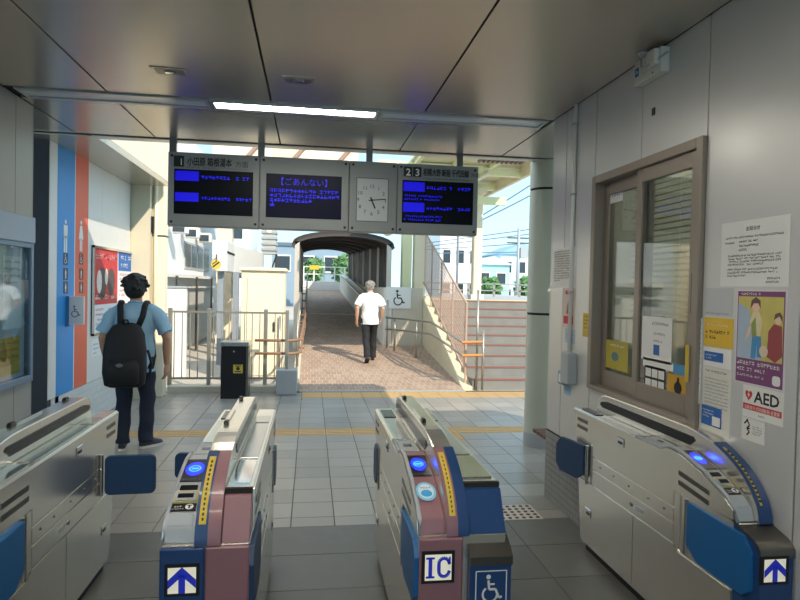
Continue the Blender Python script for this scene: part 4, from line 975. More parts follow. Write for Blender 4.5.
# clock
a0, a1, c0, c1 = scr(356.5, 388, 178.5, 221.5)
ck = P_D.rect('clock_face', a0, a1, c0, c1, mat('clock_white', 'b9bdc0', .5, 0, .02), units[2], .003, t=.003)
P_D.poly('clock_rim', stroke([(a0, c0), (a1, c0), (a1, c1), (a0, c1), (a0, c0)], .008), mat('clock_rim', '5e6264', .5, .3, .03), ck, .006)
ca, cc = D(371.7, 200.3); R_ = .155
for k in range(12):
    t_ = PI/2-2*PI*(k+1)/12; P_D.text(str(k+1), ca+R_*.84*math.cos(t_), cc+R_*.84*math.sin(t_)-.016, .05, 'ink', ck, .005, name='numeral', align='CENTER')
def hand(ang, L, w_): a = math.radians(90-ang); P_D.poly('hand', stroke([(ca-.03*math.cos(a), cc-.03*math.sin(a)), (ca+L*math.cos(a), cc+L*math.sin(a))], w_), 'ink', ck, .008, t=.002)
hand(157, .085, .014); hand(84, .135, .010); P_D.disc('hub', ca, cc, .012, 'ink', ck, .010, t=.003)
# right screen, platforms 2 and 3
a0, a1, c0, c1 = scr(402, 473, 181.5, 224); H_ = c1-c0; W_ = a1-a0
s3 = P_D.rect('screen', a0, a1, c0, c1, 'screen', units[3], .004, t=.004)
led_row(s3, a0, a1, c0+H_*.74, H_*.22); led_row(s3, a0, a1, c0+H_*.26, H_*.22)
for z in (.62, .54, .14, .06): P_D.marks(a0+.02, a0+W_*.55, c0+H_*z, .02, 'ledtxt', s3, .006, name='led_text')
for i, ch in enumerate('23'): P_D.text(ch, a0+.055+.09*i, bz1-.115, .095, 'white', P_D.rect('platform_number', a0+.01+.09*i, a0+.093+.09*i, bz1-.125, bz1-.03, 'black', units[3], .003), .005, bold=.002, align='CENTER')
P_D.text('相模大野 新宿 千代田線', a0+.20, bz1-.105, .075, 'ink', units[3], .003, width=W_*.64, bold=-.003); P_D.text('方面', a0+.21+W_*.66, bz1-.10, .045, 'ink', units[3], .003)
P_D.marks(a0+.20, a0+W_*.95, bz1-.142, .016, 'greyink', units[3], .003); P_D.marks(a0+.06, a0+W_*.97, c1+.015, .015, 'greyink', units[3], .003)
for x in (148+24, 261, 370, 461): 
    xx = D(x, 150)[0]; bx('hanger', 'dsteel', bd, xx-.03, xx+.03, DY+.03, DY+.08, bz1-.01, CZ+.001)

# ================================================================== NOTICES ON THE RIGHT WALL
P_R = Pl((WX, 0, 0), (0, -1, 0), (-1, 0, 0))
def Rw(x, y, X=WX): p = at(x, y, X=X); return -p.y, p.z
def sheet(name, label, cat, x0, x1, y0, y1, m='paper', h=.002, xm=None, group=None):
    """flat sheet on the right wall spanning pixel columns x0..x1 at mid-height, rows y0..y1 at mid column"""
    ym, xm = (y0+y1)/2, (x0+x1)/2; a0, a1 = Rw(x0, ym)[0], Rw(x1, ym)[0]; c0, c1 = Rw(xm, y1)[1], Rw(xm, y0)[1]
    t_ = thing(name, (WX-.001, -(a0+a1)/2, c0), label, cat, group); P_R.rect('sheet', a0, a1, c0, c1, m, t_, h, t=h-.0004); return t_, a0, a1, c0, c1
t_, a0, a1, c0, c1 = sheet('notice', 'white printed announcement sheet above the purple poster', 'notice', 721.5, 790, 219, 286.5)
wd, hh = a1-a0, c1-c0
P_R.text('お知らせ', (a0+a1)/2, c1-.045, .022, 'ink', t_, .004, align='CENTER')
P_R.marks(a0+.03, a1-.03, c1-.075, .009, 'ink', t_, .004); P_R.marks(a0+.03, a0+.09, c1-.098, .010, 'ink', t_, .004); P_R.marks(a0+.12, a0+.24, c1-.095, .010, 'ink', t_, .004, rows=3, pitch=.018)
P_R.marks(a0+.05, a1-.04, c1-.155, .009, 'ink', t_, .004, rows=4, pitch=.013); P_R.marks(a0+.05, a1-.06, c1-.215, .009, 'ink', t_, .004, rows=3, pitch=.014); P_R.marks(a1-.12, a1-.03, c0+.03, .009, 'ink', t_, .004, rows=2, pitch=.014)
# purple poster with two painted people
t_, a0, a1, c0, c1 = sheet('poster', 'purple framed illustrated poster of two people above the AED sign', 'poster', 736, 786.5, 290, 387, mat('poster_edge', 'dcd6dc', .6, 0, .03)); wd, hh = a1-a0, c1-c0
def U(u, v): return a0+wd*u, c0+hh*v
def up(*pts): return [U(*p) for p in pts]
prp = mat('poster_purple', '7c4a78', .6, 0, .08); 
P_R.poly('print_ground', [up((.03, .015), (.97, .015), (.97, .985), (.03, .985))], prp, t_, .003)
P_R.poly('print_sky', [up((.05, .27), (.95, .27), (.95, .93), (.05, .93))], mat('poster_yellow', 'cbbf6c', .6, 0, .25, 9), t_, .0035)
P_R.poly('print_field', [up((.05, .27), (.55, .27), (.40, .50), (.28, .80), (.05, .86))], mat('poster_paleblue', 'a9bdcf', .6, 0, .15, 9), t_, .0038)
P_R.poly('print_figure', [up((.36, .52), (.30, .66), (.36, .77), (.48, .78), (.56, .68), (.52, .52))], mat('poster_cream', 'd9cfa6', .6, 0, .2, 12), t_, .0041)
P_R.poly('print_vest', [up((.36, .50), (.33, .64), (.42, .72), (.45, .52))], mat('poster_green', '8d9a58', .6, 0, .2, 12), t_, .0044)
P_R.poly('print_trousers', [up((.34, .28), (.36, .52), (.54, .52), (.56, .30), (.47, .30), (.46, .44), (.44, .28))], mat('poster_jeans', '4a90c4', .6, 0, .1), t_, .0042)
P_R.poly('print_face', [circ(*U(.42, .82), wd*.075, 16, hh*.055), circ(*U(.86, .70), wd*.06, 16, hh*.045), up((.20, .45), (.30, .52), (.34, .62), (.28, .60))], mat('poster_skin', 'e6c3ac', .6, 0, .05), t_, .0046)
P_R.poly('print_hair', [up((.31, .80), (.33, .89), (.42, .925), (.51, .89), (.52, .80), (.47, .86), (.38, .86)), up((.78, .70), (.80, .76), (.89, .78), (.94, .74), (.94, .68), (.88, .74))], mat('poster_hair', '6b5149', .6, 0, .1), t_, .005)
P_R.poly('print_jumper', [up((.66, .32), (.68, .58), (.78, .66), (.93, .64), (.95, .34), (.82, .27))], mat('poster_maroon', '9b4a4e', .6, 0, .1), t_, .0043)
P_R.poly('print_ball', [circ(*U(.60, .37), wd*.085, 18, hh*.06)], mat('poster_ball', 'd9c9b0', .6, 0, .1), t_, .0048)
P_R.marks(*[U(.06, 0)[0], U(.94, 0)[0]], U(0, .205)[1], .018, 'white', t_, .004); P_R.marks(U(.06, 0)[0], U(.70, 0)[0], U(0, .14)[1], .016, 'white', t_, .004); P_R.marks(U(.06, 0)[0], U(.6, 0)[0], U(0, .08)[1], .011, 'white', t_, .004); P_R.marks(U(.1, 0)[0], U(.5, 0)[0], U(0, .945)[1], .012, 'white', t_, .004)
P_R.poly('print_badge', [rrect(U(.78, 0)[0], U(.93, 0)[0], U(0, .04)[1], U(0, .14)[1], .012)], 'paper', t_, .004)
# AED sign
t_, a0, a1, c0, c1 = sheet('aed_sign', 'white AED sign with a red heart and red band under the poster', 'sign', 743, 784, 388.5, 421.5, 'white'); wd, hh = a1-a0, c1-c0
hc = U(.16, .70); r_ = wd*.10
heart = [(hc[0]+r_*.9*math.sin(t)**3*1.0, hc[1]+r_*(.9*math.cos(t)-.35*math.cos(2*t)-.14*math.cos(3*t)-.05*math.cos(4*t))) for t in [2*PI*k/28 for k in range(28)]]
ho = P_R.poly('heart', [heart], 'red', t_, .003)
P_R.poly('bolt', [[(hc[0]+.002, hc[1]+r_*.5), (hc[0]-.008, hc[1]), (hc[0], hc[1]), (hc[0]-.004, hc[1]-r_*.6), (hc[0]+.009, hc[1]+.003), (hc[0]+.002, hc[1]+.003)]], 'white', ho, .004)
P_R.text('AED', U(.30, 0)[0], U(0, .52)[1], hh*.50, 'ink', t_, .003, width=wd*.62, bold=.0016)
P_R.rect('red_band', U(.02, 0)[0], U(.97, 0)[0], U(0, .24)[1], U(0, .43)[1], 'red', t_, .003); P_R.text('自動体外式除細動器 設置駅', U(.06, 0)[0], U(0, .275)[1], .018, 'white', t_, .004, width=wd*.86)
P_R.marks(U(.42, 0)[0], U(.60, 0)[0], U(0, .10)[1], .007, 'ink', t_, .003)
t_, a0, a1, c0, c1 = sheet('small_sign', 'small white pictogram sticker below the AED sign', 'sign', 742, 765, 419.5, 442, 'white'); wd, hh = a1-a0, c1-c0
P_R.poly('pictogram', stroke([U(.12, .72), U(.25, .88), U(.36, .70), U(.24, .52), U(.36, .40), U(.24, .22)], .007)+stroke([U(.24, .52), U(.38, .56)], .006)+[circ(*U(.25, .90), .006, 10)], 'ink', t_, .003); P_R.marks(U(.48, 0)[0], U(.92, 0)[0], U(0, .66)[1], .006, 'greyink', t_, .003, rows=4, pitch=.010)
# narrow column of stickers right of the window
t_, a0, a1, c0, c1 = sheet('notice', 'yellow strip notice between the window and the purple poster', 'notice', 704.5, 733.5, 318, 347.5, mat('notice_yellow', 'dfb93c', .6, 0, .05)); P_R.marks(a0+.012, a1-.02, (c0+c1)/2-.005, .016, 'ink', t_, .003, rows=2, pitch=.025); P_R.marks(a0+.02, a1-.03, (c0+c1)/2+.03, .010, 'paper', t_, .003)
t_, a0, a1, c0, c1 = sheet('notice', 'blank grey notice above the yellow strip notice', 'notice', 705, 733, 288, 316, mat('notice_grey', 'c0c4c8', .7, 0, .03)); P_R.marks(a0+.01, a1-.02, c0+.008, .007, 'greyink', t_, .003)
t_, a0, a1, c0, c1 = sheet('notice', 'white notice with a blue box below the yellow strip notice', 'notice', 704, 732, 348.5, 367.5); wd, hh = a1-a0, c1-c0; P_R.rect('blue_box', U(.03, 0)[0], U(.72, 0)[0], U(0, .28)[1], U(0, .78)[1], 'blueprint', t_, .003); P_R.marks(U(.08, 0)[0], U(.5, 0)[0], U(0, .56)[1], .008, 'white', t_, .004, rows=2, pitch=.014)
t_, a0, a1, c0, c1 = sheet('notice', 'tall white notice with fine print above the gate fin', 'notice', 702.5, 731, 368.5, 434.5, mat('paper_cream', 'dcdbd2', .8, 0, .03)); wd, hh = a1-a0, c1-c0
P_R.marks(U(.08, 0)[0], U(.85, 0)[0], U(0, .93)[1], .012, 'greyink', t_, .003); P_R.marks(U(.08, 0)[0], U(.92, 0)[0], U(0, .82)[1], .007, 'greyink', t_, .003, rows=10, pitch=.016)
P_R.rect('blue_card', U(.0, 0)[0], U(.72, 0)[0], U(0, .10)[1], U(0, .40)[1], 'blueprint', t_, .0035); P_R.marks(U(.05, 0)[0], U(.45, 0)[0], U(0, .32)[1], .008, 'white', t_, .0045, rows=3, pitch=.014); P_R.rect('card_panel', U(.40, 0)[0], U(.68, 0)[0], U(0, .12)[1], U(0, .26)[1], 'paper', t_, .0045)
t_, a0, a1, c0, c1 = sheet('strip_sticker', 'narrow white strip sticker on the window frame edge', 'sticker', 698, 701.5, 318, 404, 'white'); P_R.marks(a0+.004, a1-.002, c1-.03, .010, 'blueprint', t_, .003, rows=14, pitch=.024)
t_, a0, a1, c0, c1 = sheet('strip_sticker', 'narrow yellow strip sticker on the near window sash', 'sticker', 691, 694.5, 345, 382, 'yellow'); 
for o_ in list(t_.children): o_.location.x -= .03
# papers on the pier left of the window
t_, a0, a1, c0, c1 = sheet('notice', 'white sheet on the pier at the far end of the right wall', 'notice', 553, 575.5, 248, 288); P_R.marks(a0+.03, a1-.04, c1-.03, .012, 'ink', t_, .003, rows=13, pitch=.018)
t_, a0, a1, c0, c1 = sheet('notice', 'colourful small poster on the pier under the white sheet', 'notice', 563, 575, 288.5, 328, mat('notice_pinkish', 'd6c6bd', .7, 0, .1)); wd, hh = a1-a0, c1-c0; P_R.poly('print_block', [up((.1, .1), (.9, .1), (.9, .3), (.1, .3)), up((.2, .85), (.8, .85), (.8, .95), (.2, .95))], 'red', t_, .003); P_R.poly('print_figure', [up((.3, .35), (.7, .35), (.6, .6), (.5, .72), (.4, .6))], mat('print_brown', '8f7468', .7, 0, .1), t_, .003)
t_, a0, a1, c0, c1 = sheet('notice', 'small bluish card on the pier under the colourful poster', 'notice', 565, 575, 329, 343, mat('notice_bluish', 'aebdcc', .7, 0, .05)); P_R.marks(a0+.02, a1-.02, (c0+c1)/2, .012, 'greyink', t_, .003, rows=2)
t_, a0, a1, c0, c1 = sheet('notice', 'small yellow card on the pier beside the window frame', 'notice', 583, 591.5, 313, 337, 'yellow'); P_R.marks(a0+.02, a1-.02, c1-.03, .012, 'ink', t_, .003, rows=4, pitch=.025)
# conduit and switch box
cd = thing('conduit', (WX-.015, 4.17, 1.17), 'white vertical conduit on the pier running down to the grey switch box', 'conduit'); B().tube([(WX-.014, 4.17, 1.185), (WX-.014, 4.17, 2.944)], .014, 10).done('pipe', 'white', cd, smooth=True)
for z in (1.6, 2.3, 2.8): bx('clip', 'plastic', cd, WX-.030, WX, 4.15, 4.19, z, z+.015)
sbx = thing('switch_box', (WX-.03, 4.15, .97), 'grey switch box at the foot of the white conduit', 'switch box')
bx('housing', 'plastic', sbx, WX-.07, WX, 4.06, 4.19, .96, 1.18, bevel=.006); P2 = Pl((WX, 0, 0), (0, -1, 0), (-1, 0, 0))
t_, a0, a1, c0, c1 = sheet('intercom_sticker', 'dark blue sticker with a white figure beside the switch box', 'sticker', 564.5, 571.5, 352, 371, mat('sticker_navy', '1c3b86', .6, 0, .05)); P_R.poly('pictogram', man_sym((a0+a1)/2, (c0+c1)/2, .11), 'white', t_, .003)
ic = thing('card_holder', (WX-.03, 4.25, .9), 'small clear card holder below the dark blue sticker', 'card holder'); p = at(563, 378, X=WX-.03); bx('pocket', mat('holder_blue', '7fa6c0', .25, .2, .1), ic, WX-.05, WX, p.y-.05, p.y+.05, p.z-.045, p.z+.05, bevel=.004); bx('card', 'white', ic, WX-.052, WX-.05, p.y-.03, p.y+.03, p.z-.03, p.z+.03)
t_, a0, a1, c0, c1 = sheet('sticker', 'pale blue sticker near the mosaic base of the pier', 'sticker', 564, 571, 385, 395, mat('sticker_pale', '9fc0d6', .6, 0, .05))
# stickers on the office glass
GX = WX+.011; GX2 = WX+.056
def gsheet(name, label, x0, x1, y0, y1, X, m, cat='sticker'):
    ym, xm = (y0+y1)/2, (x0+x1)/2; a0, a1 = Rw(x0, ym, X)[0], Rw(x1, ym, X)[0]; c0, c1 = Rw(xm, y1, X)[1], Rw(xm, y0, X)[1]
    pl = Pl((X, 0, 0), (0, -1, 0), (-1, 0, 0)); t_ = thing(name, (X, -(a0+a1)/2, c0), label, cat); pl.rect('sheet', a0, a1, c0, c1, m, t_, .001, t=.0008); return pl, t_, a0, a1, c0, c1
pl, t_, a0, a1, c0, c1 = gsheet('window_sticker', 'white sticker with blue print at the top of the far window pane', 607.5, 623, 187, 202.5, GX2, 'white'); pl.marks(a0+.02, a1-.01, (c0+c1)/2-.01, .022, 'blueprint', t_, .002)
pl, t_, a0, a1, c0, c1 = gsheet('window_notice', 'white paper notice on the near window pane', 642, 672, 317, 362, GX, 'paper', 'notice'); wd, hh = a1-a0, c1-c0; pl.marks(a0+wd*.35, a1-wd*.12, c1-hh*.18, .016, 'greyink', t_, .002); pl.marks(a0+wd*.42, a1-wd*.2, c1-hh*.40, .014, 'greyink', t_, .002, rows=2, pitch=.04); pl.rect('print_box', a0+wd*.42, a0+wd*.62, c0+hh*.15, c0+hh*.38, 'blueprint', t_, .002)
pl, t_, a0, a1, c0, c1 = gsheet('window_sticker', 'white and blue strip sticker under the white paper notice', 643, 687, 361.5, 371.5, GX, 'white'); pl.rect('blue_end', a0+(a1-a0)*.72, a1, c0, c1, mat('sticker_cyan', '4f94c4', .6, 0, .05), t_, .002)
pl, t_, a0, a1, c0, c1 = gsheet('window_sticker', 'sticker with a grid of small icons at the foot of the near pane', 644.5, 665.5, 367, 390.5, GX, 'ink'); wd, hh = a1-a0, c1-c0
pl.poly('icons', [[(a0+wd*(.06+.31*i), c0+hh*(.08+.46*j)), (a0+wd*(.33+.31*i), c0+hh*(.08+.46*j)), (a0+wd*(.33+.31*i), c0+hh*(.44+.46*j)), (a0+wd*(.06+.31*i), c0+hh*(.44+.46*j))] for i in range(3) for j in range(2)], 'white', t_, .002)
pl, t_, a0, a1, c0, c1 = gsheet('window_sticker', 'amber sticker with a dark bottle shape at the foot of the near pane', 667.5, 687.5, 373, 397, GX, mat('sticker_amber', 'c99a2e', .6, 0, .15, 9)); wd, hh = a1-a0, c1-c0; pl.poly('print_shape', [circ(a0+wd*.55, c0+hh*.38, wd*.20, 16, hh*.26), [(a0+wd*.48, c0+hh*.55), (a0+wd*.62, c0+hh*.55), (a0+wd*.60, c0+hh*.82), (a0+wd*.5, c0+hh*.82)]], 'ink', t_, .002)
pl, t_, a0, a1, c0, c1 = gsheet('window_poster', 'yellow-green poster at the foot of the far window pane', 605.5, 628, 341, 370, GX2, mat('poster_olive', 'b5a844', .6, 0, .2, 8), 'poster'); wd, hh = a1-a0, c1-c0; pl.poly('print_spot', [circ(a0+wd*.45, c0+hh*.45, wd*.16, 14, hh*.16)], mat('spot_teal', '5c7d86', .6, 0, .05), t_, .002); pl.marks(a0+wd*.2, a1-wd*.15, c1-hh*.2, .014, 'paper', t_, .002)
# speaker box under the ceiling
sp = thing('wall_speaker', (WX-.04, 3.165, 2.79), 'white wall speaker with a small blue sign under the ceiling', 'speaker')
bx('body', mat('speaker_white', 'd8d6cc', .5, 0, .03), sp, WX-.055, WX, 3.03, 3.30, 2.79, 2.925, bevel=.01, seg=2); bx('cap', mat('speaker_white', 'd8d6cc', .5), sp, WX-.09, WX-.055, 3.035, 3.12, 2.83, 2.915, bevel=.012, seg=2)
PS = Pl((WX-.055, 0, 0), (0, -1, 0), (-1, 0, 0)); bs = PS.rect('blue_mark', -3.285, -3.245, 2.835, 2.885, 'blueprint', sp, .002); PS.poly('mark_print', stroke([(-3.275, 2.85), (-3.265, 2.87), (-3.255, 2.85)], .005), 'white', bs, .003); PS.disc('led', -3.10, 2.805, .006, 'ink', sp, .002)
PS.poly('grille', stroke(arc(-3.185, 2.857, .028, 0, 360, 20), .004), 'plastic', sp, .002)
B().tube([(WX-.06, 3.20, 2.943), (WX-.075, 3.19, 2.90), (WX-.10, 3.14, 2.84), (WX-.095, 3.09, 2.835), (WX-.06, 3.03, 2.86), (WX-.02, 3.02, 2.89)], .006, 6).done('cable', 'plastic', sp, smooth=True)
B().lathe([(.03, 0), (.026, -.012), (.012, -.02)], (WX-.06, 3.20, CZ-.001), 16).done('cable_gland', 'plastic', sp, smooth='auto')

# ================================================================== LEFT SIDE: notice case, poster frame, blade sign
P_L = Pl((LX, 0, 0), (0, 1, 0), (1, 0, 0))
nc = thing('notice_case', (LX+.03, 4.6, .8), 'glazed notice case with a blue-grey header on the left wall', 'notice case')
bx('header', mat('case_header', '9fb0c2', .45, .2, .03), nc, LX, LX+.07, 4.15, 4.975, 1.885, 2.08, bevel=.006)
fr = B(); fr.box(LX, LX+.06, 4.15, 4.19, .85, 1.885).box(LX, LX+.06, 4.935, 4.975, .85, 1.885).box(LX, LX+.06, 4.19, 4.935, .85, .90).box(LX, LX+.06, 4.19, 4.935, 1.85, 1.885); fr.done('frame', mat('case_frame', '7f92a8', .4, .4, .04), nc, bevel=.003)
bx('backing', mat('case_backing', 'b9c6cf', .7, 0, .06), nc, LX, LX+.012, 4.19, 4.935, .90, 1.85)
for y0, y1, z0, z1, m_ in ((4.30, 4.86, .93, 1.20, 'yellow'), (4.25, 4.55, 1.28, 1.78, 'paper'), (4.60, 4.88, 1.26, 1.78, 'paper')):
    s_ = bx('pinned_sheet', m_, nc, LX+.012, LX+.015, y0, y1, z0, z1); P_L.marks(y0+.02, y1-.02, z1-.05, .02, 'red' if m_ == 'yellow' else 'greyink', s_, .017, rows=4, pitch=.05)
bx('glass', glass('case_glass', 'e3ecf0', .12), nc, LX+.045, LX+.05, 4.19, 4.935, .90, 1.85)
# red and blue poster frame on the striped wall
a0, c1 = onS(91.5, 247); a1 = onS(131, 300)[0]; c0 = onS(91, 336)[1]; c1 = onS(91.5, 245)[1]
pf = thing('framed_posters', (SX+.01, (a0+a1)/2, c0), 'framed red and blue advertising posters on the striped toilet wall', 'posters'); wd, hh = a1-a0, c1-c0
q = B(); 
for (p0, p1, q0, q1) in ((a0, a1, c0, c0+.025), (a0, a1, c1-.025, c1), (a0, a0+.03, c0, c1), (a1-.03, a1, c0, c1)): q.box(SX, SX+.03, p0, p1, q0, q1)
q.done('frame', 'chrome', pf); bx('backing', 'paper', pf, SX, SX+.012, a0, a1, c0, c1)
P_F = Pl((SX+.013, 0, 0), (0, 1, 0), (1, 0, 0))
ps = P_F.poly('red_poster', [up((.02, .34), (.58, .34), (.58, .98), (.02, .98))], 'red', pf, .001); P_F.poly('print_figures', [circ(*U(.20, .58), .16, 14, .19), circ(*U(.42, .60), .14, 14, .17)], mat('poster_dark', '5a4a4a', .7, 0, .2), ps, .003); P_F.poly('print_faces', [circ(*U(.14, .60), .09, 12, .14), circ(*U(.30, .66), .06, 12, .10)], mat('poster_skin2', 'e3d3c8', .7, 0, .1), ps, .004)
P_F.marks(*[U(.06, 0)[0], U(.54, 0)[0]], U(0, .86)[1], .07, mat('red_pale', 'ecb0a8', .7), ps, .003); P_F.marks(U(.06, 0)[0], U(.54, 0)[0], U(0, .40)[1], .06, 'white', ps, .003)
ps = P_F.poly('blue_poster', [up((.60, .74), (.98, .74), (.98, .98), (.60, .98))], 'blueprint', pf, .001); P_F.marks(U(.66, 0)[0], U(.95, 0)[0], U(0, .88)[1], .06, 'white', ps, .003, rows=2, pitch=.10)
for (u0, u1, v0, v1) in ((.60, .98, .55, .73), (.60, .98, .36, .53), (.04, .28, .03, .32), (.32, .58, .03, .32), (.60, .98, .03, .34)):
    s_ = P_F.poly('sheet', [up((u0, v0), (u1, v0), (u1, v1), (u0, v1))], 'paper', pf, .001)
    P_F.marks(U(u0+.03, 0)[0], U(u1-.03, 0)[0], U(0, v1-.05)[1], .03, 'red', s_, .002, rows=max(2, int((v1-v0)/.06)), pitch=hh*.055)
nb = thing('paper_sheet', (SX+.002, onS(95, 345)[0], onS(95, 356)[1]), 'small white sheet under the framed posters', 'notice'); y0, y1 = onS(92, 345)[0], onS(100, 345)[0]; bx('sheet', 'paper', nb, SX, SX+.002, y0, y1, onS(95, 356)[1], onS(95, 339)[1]); P_S.marks(y0+.03, y1-.03, onS(95, 345)[1], .02, 'greyink', nb, .003, rows=3, pitch=.05)
# projecting blade sign on the stripes
yb_ = onS(66, 310)[0]
bs_ = thing('blade_sign', (SX+.1, yb_, 1.2), 'small white blade sign standing out from the blue stripe', 'sign'); zt, zb = onS(69, 296)[1], onS(69, 326)[1]
bx('plate', 'white', bs_, SX+.01, SX+.17, yb_+.0, yb_+.03, zb+.02, zt, bevel=.004); bx('bracket', mat('bracket_blue', '3d7fb0', .5, 0, .04), bs_, SX, SX+.03, yb_-.01, yb_+.04, zb, zt)
PB = Pl((SX+.09, yb_, (zb+zt)/2), (1, 0, 0), (0, -1, 0)); PB.poly('symbol', wheelchair(0, 0, .12), 'greyink', bs_, .002)
# ================================================================== PEOPLE
def person(loc, rz_, H, J, label, skin, shirt, trouser, hairc, shoe, sock, vox=.0065, hem=.74, bushy=1.0, tw=1.0):
    """J: joint overrides in metres for a 1.70 m figure facing +Y, feet at z 0"""
    s = H/1.70; rot = Matrix.Rotation(rz_, 4, 'Z'); base = Vector(loc)
    T = lambda p: base+(rot @ (Vector(p)*s))
    g = lambda k, d: Vector(J.get(k, d))
    r = thing('person', loc, label, 'person')
    side = rot @ Vector((1, 0, 0))
    pel, ch, nk, hd = g('pelvis', (0, 0, .90)), g('chest', (0, .0, 1.24)), g('neck', (0, .0, 1.42)), g('head', (0, .03, 1.575))
    def tb(b, pts, rs, flat=1.0, seg=14): b.tube([T(p) for p in pts], [q*s for q in rs], seg, side=side, flat=flat)
    body = B()
    # trunk
    tb(body, [pel+Vector((0, 0, -.09)), pel, pel.lerp(ch, .45), ch, ch.lerp(nk, .6), nk+Vector((0, 0, -.02))], [.13, .150, .130, .150, .13, .06], [.72, .70, .72, .70, .68, .9])
    tb(body, [nk+Vector((0, 0, -.05)), nk+Vector((0, .005, .03)), hd+Vector((0, -.015, -.04))], [.062, .056, .058])
    # head: skull, jaw, nose, ears
    hr = []
    for z, rx, ry, oy in ((-.118, .030, .030, .045), (-.105, .048, .052, .032), (-.07, .062, .075, .018), (-.03, .070, .088, .006), (.02, .075, .095, .0), (.065, .072, .090, -.004), (.098, .056, .068, -.008), (.115, .025, .030, -.01)):
        hr.append([T(hd+Vector((rx*math.cos(2*PI*k/18), oy+ry*math.sin(2*PI*k/18), z))) for k in range(18)])
    body.rings(hr)
    tb(body, [hd+Vector((0, .088, .005)), hd+Vector((0, .105, -.022)), hd+Vector((0, .092, -.034))], [.009, .015, .012], seg=8)
    for sg_ in (-1, 1):
        c_ = T(hd+Vector((sg_*.077, -.005, -.012))); body.sphere(c_, .03*s, 10, 6, (.45, .75, 1.05))
    tb(body, [hd+Vector((-.024, .092, -.062)), hd+Vector((0, .1, -.064)), hd+Vector((.024, .092, -.062))], [.006, .009, .006], seg=8)
    # limbs
    for sg_, nm in ((-1, 'l'), (1, 'r')):
        sh = g('sh'+nm, (sg_*.185, 0, 1.37)); el = g('el'+nm, (sg_*.245, -.03, 1.09)); wr_ = g('wr'+nm, (sg_*.24, .05, .855))
        tb(body, [Vector((sg_*.08, 0, sh.z-.02)), Vector((sg_*.14, 0, sh.z-.025)), sh+Vector((0, 0, -.055)), sh.lerp(el, .5), el, el.lerp(wr_, .35), wr_], [.046, .046, .048, .046, .039, .040, .026])
        d = (wr_-el).normalized(); hx = g('palm'+nm, tuple(Vector((-sg_*.35, .2, 0))))  # direction the palm faces
        pal = wr_+d*.095; wv = d.cross(hx).normalized(); hn = hx.normalized()
        body.tube([T(wr_-d*.005), T(wr_+d*.03), T(wr_+d*.07), T(pal)], [.026*s, .036*s, .041*s, .038*s], 12, side=tuple(rot @ wv), flat=.42)
        for k, (o_, L) in enumerate(((-.030, .068), (-.010, .078), (.010, .074), (.029, .058))):
            p0 = wr_+d*.085+wv*o_; p1 = p0+d*L*.45+hn*.006; p2 = p0+d*L*.78+hn*.022; p3 = p0+d*L*.98+hn*.042
            body.tube([T(p0), T(p1), T(p2), T(p3)], [.0095*s, .0092*s, .0085*s, .007*s], 8)
        tw = 1 if (T(wv)-T(Vector())).dot(rot @ Vector((0, 1, 0))) > 0 else -1
        p0 = wr_+d*.03+wv*tw*.026; body.tube([T(p0), T(p0+d*.035+wv*tw*.022+hn*.008), T(p0+d*.068+wv*tw*.026+hn*.02)], [.013*s, .011*s, .0085*s], 8)
        hp = g('hip'+nm, (sg_*.088, 0, .88)); kn = g('kn'+nm, (sg_*.105, .02, .48)); an = g('an'+nm, (sg_*.11, -.02, .085))
        tb(body, [hp+Vector((0, 0, .05)), hp, hp.lerp(kn, .5), kn, kn.lerp(an, .35), an], [.085, .088, .072, .054, .052, .036])
        toe = g('toe'+nm, (sg_*.03, 1, 0)).normalized(); hz = g('heel'+nm, (0, 0, 0)).z
        tb(body, [an, an+Vector((0, 0, -.03))+toe*.01, an+Vector((0, 0, -.04))+toe*.07], [.036, .036, .03])
        # shoe: sole and upper
        up_ = an+Vector((0, 0, -.05)); pit = g('pitch'+nm, (0, 0, 0)).x      # heel lifted by pitch
        so = Matrix.Rotation(-pit, 4, Vector((toe.y, -toe.x, 0))) if pit else Matrix.Identity(4)
        def sp_(a, b, c): return T(an+so.to_3x3() @ (toe*a+Vector((toe.y, -toe.x, 0))*b+Vector((0, 0, c))))
        def ringz(z, k, hgt): return None
        sb_ = B(); outline = [(-.065, .0), (-.055, .030), (.0, .036), (.07, .042), (.13, .044), (.175, .030), (.19, .0), (.175, -.028), (.13, -.040), (.07, -.036), (.0, -.034), (-.055, -.030)]
        sb_.rings([[sp_(a, b, -.085) for a, b in outline], [sp_(a, b, -.06) for a, b in outline]]); sole = None
        ub = B(); lv = [(-.062, 1, 0), (-.03, .98, .0), (.0, .82, .01), (.025, .66, .02)]
        ub.rings([[sp_(-.062+(a+.062)*(1-dz*14*.35 if dz > 0 else 1)*f_, b*f_, c) for a, b in outline] for c, f_, dz in ((-.062, 1.0, 0), (-.035, .97, .005), (-.012, .80, .03), (.012, .62, .05), (.03, .52, .06))])
        uo = ub.done('shoe', shoe, r, smooth='auto'); sb_.done('sole', sock, uo)
    bo = body.done('body', skin, r, remesh=vox*s, soft=4)
    for sg_ in (-1, 1):
        e_ = B().sphere(T(hd+Vector((sg_*.031, .083, .006))), .0125*s, 12, 8).done('eye', 'white', bo, smooth=True); B().sphere(T(hd+Vector((sg_*.031, .0925, .006))), .006*s, 10, 6).done('iris', 'ink', e_, smooth=True)
    B().tube([T(hd+Vector((-.022, .103, -.063))), T(hd+Vector((0, .110, -.064))), T(hd+Vector((.022, .103, -.063)))], .0022*s, 6).done('lips', mat('lip', 'a5655a', .5, 0, .05), bo)
    # shirt
    sh_ = B()
    hemc = pel.lerp(ch, .0); hemc = Vector((pel.x, pel.y, hem))
